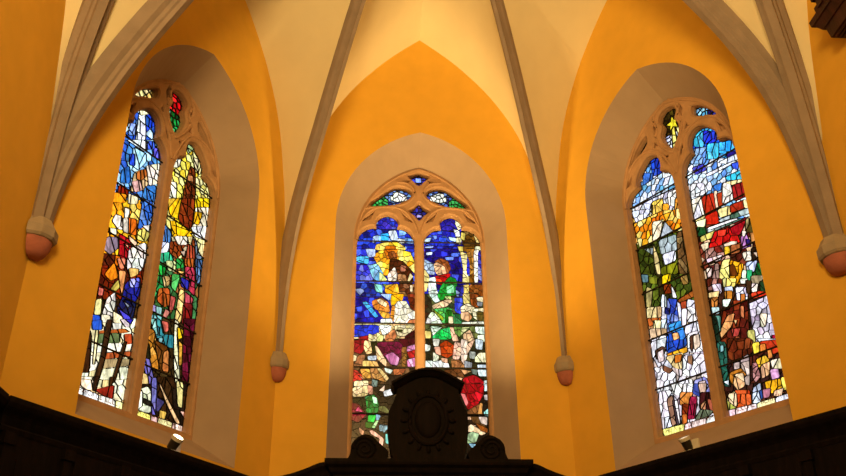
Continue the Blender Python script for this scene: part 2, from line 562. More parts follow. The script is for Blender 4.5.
ART['centre_a']='''2a3cc0/3a5ce0/5a80f0/1c2480/90b8f8/2030a0 11 -111,409 3,412 3,339 -108,337
2a30b0/3a48d0/5a78f0/1c2080 11 -109,339 3,342 2,261 -106,259
2820a0/3038c8/1a1870/4a60e0/221c90 11 -106,261 2,263 1,206 -105,205
e8d8a8/d8b880 11 -105,212 1,214 1,186 -104,185
5a4028/7a5838/3a2c1c 11 -107,187 1,189 1,116 -105,114
2c2018/3a2c1c/241a14 11 -108,116 1,118 0,48 -106,47
281a16/3a2018/301818 11 -106,64 0,65 0,-2 -104,-2
3a38c0/6a50d0/3060d8/8a90f0/2828a0/40a0d8 9 -65,403 -32,404 -34,377 -66,376
40b0f0/60c4f8 9 -61,368 -49,369 -49,356 -60,356
e8ecf4/c0d0f0/d8e0f8 9 -49,373 -37,375 -33,356 -45,357
f0f0f0/e4e8f4 9 -34,360 -21,358 -23,352 -34,351
88b8f0/c0dcf8 8 -22,362 -9,359 -9,351 -22,352
c8e0fc/a8b8f0 8 -73,363 -65,365 -65,356 -74,351
f0d040/f0a020/ffe890/f8e070 9 -68,348 -55,352 -34,353 -22,344 -22,339 -70,338
f0d048/ffe880/f0a828/f8b838 9 -74,328 -62,338 -34,341 -14,336 -6,316 -6,296 -14,306 -28,318 -45,297 -53,293 -62,297 -68,317
d07010/e08820 8 -53,346 -38,346 -36,338 -55,338
e08020/d06c10/f0a030 8 -56,339 -36,340 -34,326 -51,323
40b8e8/78d0f0/38a0d8 8 -99,326 -80,327 -80,313 -99,317
90d8e0/c0f0e0/7098e8/a0b8f8 8 -81,311 -66,314 -56,295 -63,283 -72,288
3a28a8/5060e0/2820a0/a0b0f8/6068d8 9 -100,312 -81,311 -72,284 -100,283
c0d0f8/d0d8fc 9 -85,340 -70,340 -70,327 -80,325
9a5828/7a4018/b87840 6 -49,334 -40,337 -35,326 -39,318 -47,324
5a2c14/6a381c/48200c 8 -46,322 -34,322 -25,318 -12,303 -9,282 -33,282 -48,299
b87858/c88868 6 -29,313 -21,311 -22,302 -29,301
f0dcc8/f8ecdc 7 -50,294 -39,309 -35,298 -36,285 -48,284
f0f0a0/e0f0b0/d0e8a0 7 -62,300 -57,295 -50,286 -62,283
a87850/c09068 8 -33,297 -22,296 -20,284 -33,284
e8d0a0 7 -14,299 -10,293 -16,284 -18,285
1c2068/4a70e0/c8d8f8/2838a8/3048b8 9 -100,279 -72,280 -57,266 -57,258 -100,257
b0f0d8/90e0d0 9 -70,279 -58,277 -58,264 -67,266
b8d878/d0e890 8 -58,279 -51,279 -51,271
f0b020/ffd860/e89818 9 -53,277 -33,280 -30,265 -39,258 -53,264
7a4424/b88a60/5a3018 8 -33,280 -6,280 -6,259 -30,259
e8d4b0 7 -14,278 -11,278 -11,267 -14,267
60c8f8/48b0f0 7 -88,247 -82,249 -63,225 -68,222
4a68e8/6a80f0 8 -97,239 -88,241 -89,232 -95,232
90b8f8/d0e4fc/c8d0b0 8 -61,262 -42,262 -42,248 -51,254
d88838/e09848/c87428 8 -73,250 -60,256 -48,248 -46,232 -56,230 -67,236 -72,242
f0d0a0/f8dcb0 7 -66,252 -60,254 -50,246 -52,240 -62,246
e8b048/d89838 8 -64,234 -46,230 -46,222 -56,222
f0b820/e8a010 9 -44,261 -24,263 -27,251 -38,246 -41,237 -44,245
f0ead4/fff4dc/d8d0a8/f8f4e8 9 -34,250 -21,251 -14,237 -6,233 -6,218 -22,213 -40,215 -40,235
7a3418/b05030/5a2410 8 -19,263 -6,263 -6,234 -14,239
e09838 7 -42,243 -38,242 -40,215 -45,224
ecf0e0/f4f8f0 9 -59,220 -43,221 -41,213 -59,213
d88858 7 -16,219 -6,221 -6,214 -19,213
2838c0/3a58d8/5a80f0/3048c8 9 -101,209 -63,210 -62,198 -73,194 -101,190
f0f0e8/e4e8dc 9 -62,210 -43,210 -46,198 -56,194
f0e8a0/e8dc90 8 -65,198 -55,192 -57,184 -65,184
d89060/c87848 8 -52,193 -39,204 -35,193 -41,184 -52,184
e8d8a8/f4ecc8/e0c890 8 -39,210 -6,211 -19,193 -33,193
6a6a30/4a4a20 7 -36,203 -26,203 -27,198
50181c/3c1014 10 -22,193 -6,204 -6,185 -23,184
b02828/981c20 8 -92,190 -77,193 -78,184 -92,183
f0dca0/f8e8b8 8 -77,196 -65,191 -67,184 -77,184
981c24/7a1018/b02830 9 -101,184 -83,187 -81,174 -89,163 -102,168
e8c088/f0d0a0 8 -83,185 -74,183 -72,165 -80,163 -84,174
3a3a18 9 -74,183 -64,182 -67,166 -71,167
7a1c40/641434/8a2448 9 -64,182 -33,184 -21,178 -27,159 -39,145 -51,159 -63,166
d080b0/b04888/e8b0c8/c87098 8 -52,162 -41,167 -31,158 -34,146 -44,148
f0d0a0/e8c890 8 -67,177 -63,174 -50,152 -51,144 -64,156
581420/6a1828 9 -33,188 -7,188 -7,181 -22,174
d890b8/e8a8c8 8 -19,176 -7,180 -7,171 -19,168
c03030/a82020 8 -19,167 -7,171 -7,159 -16,158
d888b0/f0e0e8/c87098 7 -19,155 -7,159 -7,145 -18,144
a87838/6a3a28/8a5a30 8 -27,175 -20,175 -21,144 -27,144
b8bcc8/d0d4dc 8 -78,160 -65,161 -66,154 -77,154
f0e0b0/e8d8a0 8 -102,163 -95,160 -96,152 -102,152
a87048/b88058 8 -91,162 -82,162 -85,143 -99,143
f0c070/f8d088 8 -85,153 -65,152 -61,143 -85,142
d84838/c03828 8 -101,139 -93,137 -82,126 -90,120 -100,120
e8a080 7 -93,131 -82,125 -84,123
e0a850/c88c40 8 -89,140 -75,140 -73,126 -84,125
b88048/a07038/d0a060 8 -75,141 -58,141 -48,127 -51,120 -69,126
f0d090/e8c880 8 -64,141 -59,141 -46,126 -50,122
f0ece0/e8f0e8 8 -53,142 -41,139 -44,133 -51,136
c8784c/b06838 8 -40,140 -21,141 -27,132 -37,126
3a2a20 10 -44,129 -27,132 -40,114 -50,118
f0e0b0/e0d0a0 8 -97,121 -77,122 -77,113 -97,113
708078/88988c 8 -71,124 -63,122 -64,113 -71,113
e8d0a0/c0a060/d8c088 7 -99,111 -77,115 -75,102 -82,98 -98,97
d8a080/c89070 7 -77,115 -70,113 -70,101 -76,102
e8c8b0 7 -61,107 -52,116 -53,105
ffffff/f4f8f8 10 -54,106 -35,112 -35,103 -52,98
187830/2aa050/60c880/106028 7 -81,97 -68,101 -61,87 -62,74 -78,73
b0f0b8/d0f8d0 7 -70,98 -64,96 -63,87 -68,88
1c3014/142410 9 -98,95 -81,95 -78,79 -96,88
7a1028/901838 9 -103,88 -91,87 -81,74 -102,74
d05078/b83860 9 -95,76 -90,83 -83,74
7a7a48/a8a878 8 -60,83 -52,84 -46,77 -47,73 -60,77
901c34/a82840/701020 9 -102,71 -77,72 -90,59 -101,64
10c848/28d860 10 -75,70 -64,70 -68,59 -76,58
186a20/104a14 9 -79,60 -68,59 -69,51 -79,52
c0e8a0/d8f0c0 9 -64,62 -61,62 -66,51 -70,52
88a8c0/a0c0d0 9 -64,72 -58,69 -61,63 -64,63
7898a0/90b0b0 10 -59,56 -44,55 -52,47 -59,47
c08868 7 -88,52 -81,46 -83,41 -87,44
e0a890/f0c0a8 9 -73,47 -69,48 -53,36 -55,24 -60,25 -58,36 -70,42
80d8c8/a0e8d8 10 -50,43 -44,41 -45,28 -50,30
80a0a8/98b8b8 10 -56,55 -44,54 -53,44
f8f8b8/fffcd8 10 -105,16 -98,10 -97,3 -104,3'''
ART['centre_b']='''281c98/3438d0/1c1c88/3a48c8 11 3,412 119,416 115,342 3,339
281c90/3a40c8/1c1470/5060d8/241888 11 3,342 115,345 111,263 2,261
4a5830/6a7040/3c4a30 10 2,263 111,265 108,188 1,186
3a3820/2c2c1c/4a4428 10 1,189 112,190 109,117 1,116
282018/3a2c20/1c1814 11 1,118 112,119 108,49 0,48
201a16/2c2018 11 0,65 109,66 106,-1 0,-2
3028a0/5040c0/281870/9090e8/3a30b0 9 36,404 62,405 59,376 37,377
f0e0b0/f8f0d0 8 60,398 70,397 70,381 64,378 60,388
f4f8f0/f4f0e8 9 57,379 65,377 66,366 59,366
e8e0a0/f0e8b8 9 61,364 69,364 67,352 60,353
5a3a14/8a6020/b09050/6a4818 8 69,377 93,378 104,357 103,350 70,349
e8d060/f0e080 8 69,374 75,372 73,359 68,362
d0b878 7 89,369 95,367 99,354 93,355
2a30b8/4a60e0/1c1c88/90b8f8/3048d0/5a80f0 9 10,369 40,376 58,373 60,349 10,348
c0e0f8/d8e8f8 9 48,365 60,363 59,356 50,359
b8dcf4/e0f0fc 9 9,360 20,363 16,354 9,352
4068e8/6090f8 9 32,364 44,363 42,355 33,356
a0b8f8/e0e4f8 7 10,346 24,348 21,344 10,344
d8c870/c8b050 8 62,348 71,348 71,339 65,339
7a5418/5a3c10 9 71,348 91,349 91,340 71,339
f0ecc0/f8f4d8 9 91,349 102,349 100,340 89,340
7090f0/5a78e0 8 51,335 65,337 63,330 52,329
6080e8/8aa4f4 8 42,328 55,329 54,323 43,323
c8d8fc 7 12,336 21,337 20,332 12,331
c0d0e8/8aa8c8/dce8f0/a0b8d0 8 9,324 23,315 24,297 16,297 8,307
a86030/b87040/985428 8 25,320 34,326 46,321 50,308 44,297 40,312 26,317
e8b890/f0c8a0 9 23,315 28,319 40,312 43,299 32,294 26,300
c81c20/b01418/d82830 9 24,294 49,300 46,287 36,279 26,282
e85828 8 26,291 34,289 37,282 27,284
1c9838/30b848/208030/40c858 9 48,294 58,290 60,262 28,261 35,279
e8f4e8/f4f8f4 9 14,291 25,293 26,274 30,261 15,261
88e8a0/a8f0b8 9 43,277 54,280 54,266 43,265
f0e098/e8d888 8 8,307 16,294 11,268 8,268
f0e0a0/e8d080/f4e8b8 8 66,339 77,335 74,300 80,293 78,283 68,283 70,308
a87020/784c10/c89850/8a5c18 8 75,344 91,344 86,283 79,283 81,317
f4f0e0/f8f8ec 9 88,341 96,343 92,285 87,285
3a3098/6868c8/c0c8f0/4a40a8 7 95,341 104,341 102,285 93,291
f0d880/e8cc70 8 69,280 78,281 76,261 68,261
8a4c18/c88848/a06028 8 78,281 103,281 102,261 79,261
282878/c0d8f8/3a40a0 7 57,277 69,278 69,261 58,260
4a2818/3c4a30/5a3820 9 8,263 18,254 19,233 7,217
d8f0e0/e8f8f0 9 15,263 29,264 32,252 24,249
28b840/20a038 9 28,264 41,264 37,254 31,254
d0e098/c0d888 8 40,260 49,260 49,249 42,252
e8c8a0/f0d8b8 8 19,244 43,255 51,253 42,243 22,238
f0f0e0/e0f0c8/f8f8f0 9 19,234 34,224 35,214 9,213 13,225
58b860/88c848/309040/70d078 8 22,238 49,242 53,216 35,215 28,230
a8b830/c8d050 7 22,237 37,224 35,219 25,231
287828/187018 8 41,237 50,236 47,216 39,216
3848c8/6a80e8/4858d0 9 55,258 67,258 65,230 55,234
307848/58a868/204828 8 52,231 65,230 64,214 52,214
f0d890/e8cc80 8 68,265 79,265 77,248 69,248
8a4818/a86030 8 78,265 91,265 92,242 81,244
f0e4b8/f8f0d0 8 89,259 103,261 101,252 91,250
888890/a0a0a8 8 90,252 98,251 96,244 90,245
e8d8b0/f0e8c8 8 64,242 75,249 86,241 81,232 64,234
c88858/e8d0a8/d8a070 8 64,233 75,235 81,226 75,218 64,223
e8dcb0/f0e8c8 8 82,239 103,242 102,234 88,231 91,219 83,225
6a5828/4a4018 8 88,235 102,234 95,218 89,222
f0d8a0/f8e4c0 7 45,226 51,226 51,215 45,215
d8d8c0/f0f0e0/e8ece0 8 65,217 101,219 101,213 65,212
20c860/60d890/10a048/38d870 9 20,202 48,209 48,189 20,188
e0f0d8/d0e8d0 8 16,210 35,209 20,194
f0dc90/e8d080 8 8,202 17,201 16,190 9,190
e8b898/f0c8a8 8 46,209 52,208 59,186 50,186
88a858/5a8840/b0c878 7 52,209 68,209 61,193 54,199
e0e0a0/ececb8 8 65,209 78,210 62,195
e0b890/f0d0a8 8 66,197 77,205 84,186 67,186
c8d0c8/e8ece0 9 85,210 102,210 102,197 86,200
d8e0c8/c8d8c8 8 88,196 102,198 100,186 89,186
e8ece0/d8e4d8 9 7,181 16,178 14,170 7,169
c8d0c8/e0e8e0 9 7,154 19,154 18,144 7,144
e8f0d0/f0f0e0 8 20,189 30,189 27,176 21,178
c8501c/d87030/b84414 8 30,180 40,187 52,179 50,165 41,159 32,163
d8a080/e8b898 8 22,176 30,177 31,163 24,166
e8e4c8 8 20,168 28,162 26,153 20,153
f0ece8/f8f8f8 9 19,152 28,154 32,155 42,151 44,143 19,143
e0b090 8 32,159 41,158 41,151 33,153
e8bca0/f0ccb0 8 53,185 62,183 63,169 58,157 49,156
f0d8c0/f4e0d0 8 63,190 72,187 71,162 66,149 62,154
e8c0a0/d8a880 8 71,180 83,190 79,179 71,165
b07848/986438/c89060 8 47,157 61,155 68,144 48,143
c8d8d8/d8e4e4 9 85,190 96,188 94,173 85,174
909890/a8aca4 9 75,170 84,169 82,158 75,159
e8e0b8/f0ecc8 10 83,160 90,168 102,168 101,153 83,153
a0a8a8/b0b8b8 9 67,155 78,152 77,144 67,144
d8e0e0/c8d8d8 9 86,149 102,149 102,143 87,143
6a4020/7a5030 9 34,140 61,142 66,128 54,126
c89868/d8a878 8 59,142 78,139 66,133
d0e4e0/e0f0ec 9 86,141 102,141 101,131 88,131
b81828/c82030/a01020 9 65,128 80,133 94,124 95,115 62,115
d8a880/e8c098 8 53,130 64,128 60,123
788078/8a9088 9 77,142 86,141 84,133 78,135
d8e8e8/e8f0f0 9 95,124 101,125 101,115 95,115
b01020/d82838/980c1c/c01c2c 9 61,118 94,119 93,103 88,95 78,78 68,81 67,94 57,107
e08080/d86070 7 60,104 66,103 70,90 67,85
f0d0c8/f8e0d8 7 56,113 61,118 63,114 57,106
d0e0e0/e0ecec 9 96,119 103,119 101,109 95,108
c0b8b8/d0c8c8 9 94,102 102,103 101,94 95,95
8a5a30/9a6a40 9 69,78 88,89 91,72 69,71
c89858/b88848 8 88,90 91,89 89,73 84,73
a8e8dc/c0f0e8 9 93,76 101,83 101,71 93,71
d8b090/e8c8a8 8 65,69 75,69 73,65 66,65
6a4a28/5a3c20 9 73,69 87,69 95,54 77,60
d8c0b0/e0ccc0 9 85,69 97,69 96,57 88,60
f0d8b8/f4e0c8 9 67,53 73,58 80,56 81,48 68,48
f0d0a8/f4dcb8 9 67,52 73,58 83,52 94,45 87,42 79,47 68,47
9a5820/84481c 9 80,60 97,52 96,46 87,49
a0b890/90a880/a8c098 11 65,41 74,47 84,44 79,32 67,30
a0d0e0/c8e4ec 10 69,30 79,29 83,23 73,24'''
ART['right_a']='''90b8e8/c8dcf0/e8f0fc/78a8e0/f4f6ff 10 -101,456 6,396 -12,306 -117,356
f8b830/f0d070/e89020/fff0a8 11 -111,360 6,303 -5,245 -122,296
4a5820/5a6420/3a4418 12 -117,296 3,276 -10,212 -123,258
4a5820/6a7828/34401a/3a3818 12 -112,260 8,210 -4,156 -123,199
e8d8c0/c89868/e0c8a8 12 -122,201 1,156 -6,124 -128,165
e8e0e4/d8d0dc/c8b8b0/f4f0f8 -12 -118,167 11,123 -6,43 -133,78
d8d0d8/a89098/e8e4ec -12 -122,88 7,51 -7,-17 -135,13
2048b8/1c3898/5a80e0/3060c8 10 -50,419 -36,418 -31,410 -33,382 -50,386
4a78c8/78b0d8/a0c8e8/5a90d0 10 -67,400 -49,390 -55,370 -70,380
c8dcf0/e8f0fc/f8f8ff/90b8e8/78b8e0 10 -93,386 -68,380 -31,383 -8,364 -10,348 -96,355
f0f0fc/e0e0f8/ffffff/f4f0f0 11 -99,353 -55,351 -11,347 -15,305 -100,346
f0d878/f0c050 10 -59,346 -39,343 -40,317 -63,328
f0a838/e89828 10 -41,334 -28,328 -34,314 -43,319
fff8ec/f4f0f0 11 -29,346 -13,345 -18,319 -30,326
e8a040/f0b850 10 -17,332 -5,326 -10,303 -23,309
f0f0ff/d8d8f0/fcfcff 11 -100,350 -64,337 -74,315 -93,326
f8b830/f0d070/e89020/fff0a8/e07820 10 -99,328 -42,324 -2,307 -5,284 -28,282 -45,312 -62,284 -94,287
ecd8c0/f8e8c0/fff0d0 11 -64,315 -45,309 -54,287 -68,284
f8d890/fce8c0 10 -19,315 -9,311 -13,296 -21,302
b8c0cc/c8ccd8 14 -42,306 -29,283 -55,283
b0bcc0/98a4b0/c8d0d8 14 -58,282 -26,278 -29,253 -57,259
e0e4ec/d0d4dc 14 -55,258 -31,255 -33,240 -53,241
3a4418/5a6420/2c3010 11 -98,284 -67,279 -73,235 -99,246
a0a8a8/889090 11 -87,281 -68,275 -72,265
8a8a20/6a7018 14 -61,240 -32,237 -33,219 -62,231
d8c890/c8b880 12 -68,283 -62,254 -63,231 -69,234 -71,253
7a5c38/b89868/5a4428 11 -25,279 -14,278 -17,213 -32,219
3a3018/2c2410 12 -15,281 -7,277 -12,239 -17,244
c8c8b8/a8a898 11 -10,268 -5,265 -8,238 -14,240
6a8890/5a7880 11 -98,244 -85,238 -87,228 -97,232
8a8a30/7a8028 11 -85,236 -70,228 -72,219 -85,226
f0d020/e8c018/f8e060 10 -61,227 -46,225 -48,213 -63,215
903c14/a04c1c 10 -61,213 -47,209 -47,196 -61,200
a08048/8a6a38 11 -31,213 -19,212 -19,199 -28,201
b0a070/988858 11 -92,222 -81,214 -89,188 -97,193
f0ece8/f8f8f8 10 -48,209 -43,194 -42,187 -49,190
3858c0/5878d8/2a3a90/a0b8e8/4868c8/c0c8e8 9 -62,193 -40,183 -42,151 -41,133 -72,144
f0f4f8/e8f0fc 11 -67,201 -59,196 -68,143 -79,146
1c2c78 8 -64,180 -57,176 -59,168 -66,172
d8e0f0/e8e8f4 10 -43,182 -37,174 -40,149 -44,153
48a8e8/60b8f0/3890d8 11 -63,154 -41,153 -39,138 -62,143
a05c28/d8a060/c08040 11 -41,183 -9,187 -9,178 -39,178
e0c898/c89868/f0e0b8 11 -97,192 -70,184 -73,169 -98,175
b86830/a05420 11 -98,176 -73,168 -77,163 -97,163
e8d8a0/f0e4b8 11 -87,169 -74,164 -80,147 -91,151
b05030/c87048/d8b080 10 -37,178 -26,176 -30,165 -37,168
e8e0e8/c8c0d0/fff4f4/f0e8f0 10 -26,178 -13,171 -11,143 -32,147
f0d8c8/e8c8b0 10 -12,180 -8,162 -11,146 -16,152
f0e8f0/e0d8e4 10 -37,168 -28,165 -34,143 -41,146
e8e4ec/c0b8c8/f4f0f4 10 -35,144 -8,141 -9,123 -39,133
d8b890/c8a070/e8d0b0 11 -97,160 -67,150 -68,142 -97,146
3060c8/4888e0/58b0f0/2848a8 10 -69,141 -39,140 -37,116 -73,116
e8b888/d8a060 9 -59,140 -49,138 -48,130 -58,130
f0a820/e89010/f0c040 11 -73,115 -38,114 -39,107 -71,110
f0f0f4/e4e0ec/fcfcff 11 -99,140 -69,138 -75,124 -89,124 -98,116
6a4838 9 -92,126 -78,128 -74,122 -78,117 -87,122 -92,113
e8d0d0/f0dcd8 11 -89,122 -78,124 -79,108 -89,108
f0ecf4/d8d0e0/fff8ff/e8e0ec 11 -99,105 -63,86 -66,69 -101,76
8a5a40/a07058 10 -82,102 -67,91 -74,88 -83,95
e8d0a0/f0e8c0/d8c088 11 -76,112 -45,109 -52,87 -65,94
d08030/b86820 10 -60,109 -48,107 -52,98 -62,99
f0ecf0/fcf8fc 11 -34,131 -18,130 -8,121 -12,101 -32,104 -38,110
5a3828/6a4838 9 -31,126 -22,127 -25,123 -31,105 -33,111
e8c8b8/f0d8c8 11 -26,125 -16,125 -17,109 -27,106
f4f0f4/e0dce8/fffcff 11 -47,105 -13,97 -11,73 -40,74 -52,82
a07858/8a6448 10 -39,102 -32,100 -34,88 -41,93
f0f0f0/e8e0d8/e0d8e0 11 -72,71 -38,71 -40,50 -74,60
a8a8d8/6a68a0/8888b8 10 -36,67 -17,67 -10,42 -37,50
e8d0cc/d8b8b0 10 -29,63 -18,62 -20,51 -30,52
e8e4ec/f8f4ff/d0c0c8/f0ecf8 11 -101,69 -74,65 -69,19 -101,18
b89078/806050/a07860 10 -84,55 -74,58 -74,20 -82,18
584850/403438 12 -75,51 -69,49 -67,18 -74,18
e8e0e4 10 -72,49 -67,49 -68,19 -70,19
f0ece8/e0d8d8 11 -74,74 -54,68 -61,54 -70,58
d89048/e8a860/c88038 11 -61,58 -39,54 -51,38 -64,42
98401c/7a3014 10 -60,42 -49,39 -53,25 -63,28
d07838/c06028 10 -63,29 -55,27 -57,17 -65,16
a82850/901c40 11 -46,48 -35,45 -44,19 -56,21
f0f0f0/e4e4ec 11 -53,68 -37,63 -39,53 -57,58
4858a0/384890/6070b0 10 -37,63 -27,60 -31,44 -41,52
e8c0b0/d8a898 10 -30,61 -17,58 -22,45 -29,45
481820/381018/5a2428 11 -29,49 -12,45 -10,18 -24,21 -34,30
d8a078/c89068 10 -31,34 -22,37 -26,23 -33,24
788068/58604c 10 -43,19 -32,28 -14,21 -22,17 -41,16
b06048/c87858 10 -20,38 -14,35 -12,20 -19,25
e0dce8/f0ecf4 10 -16,57 -7,55 -6,40
f8e890/f8e060/fcf0b0 18 -109,18 -60,16 -64,7 -111,7
f8e0e0/f0d0d4 18 -60,16 -26,15 -28,7 -64,7
fcfcff/f8f4fc 18 -26,15 -2,15 -4,5 -28,7'''
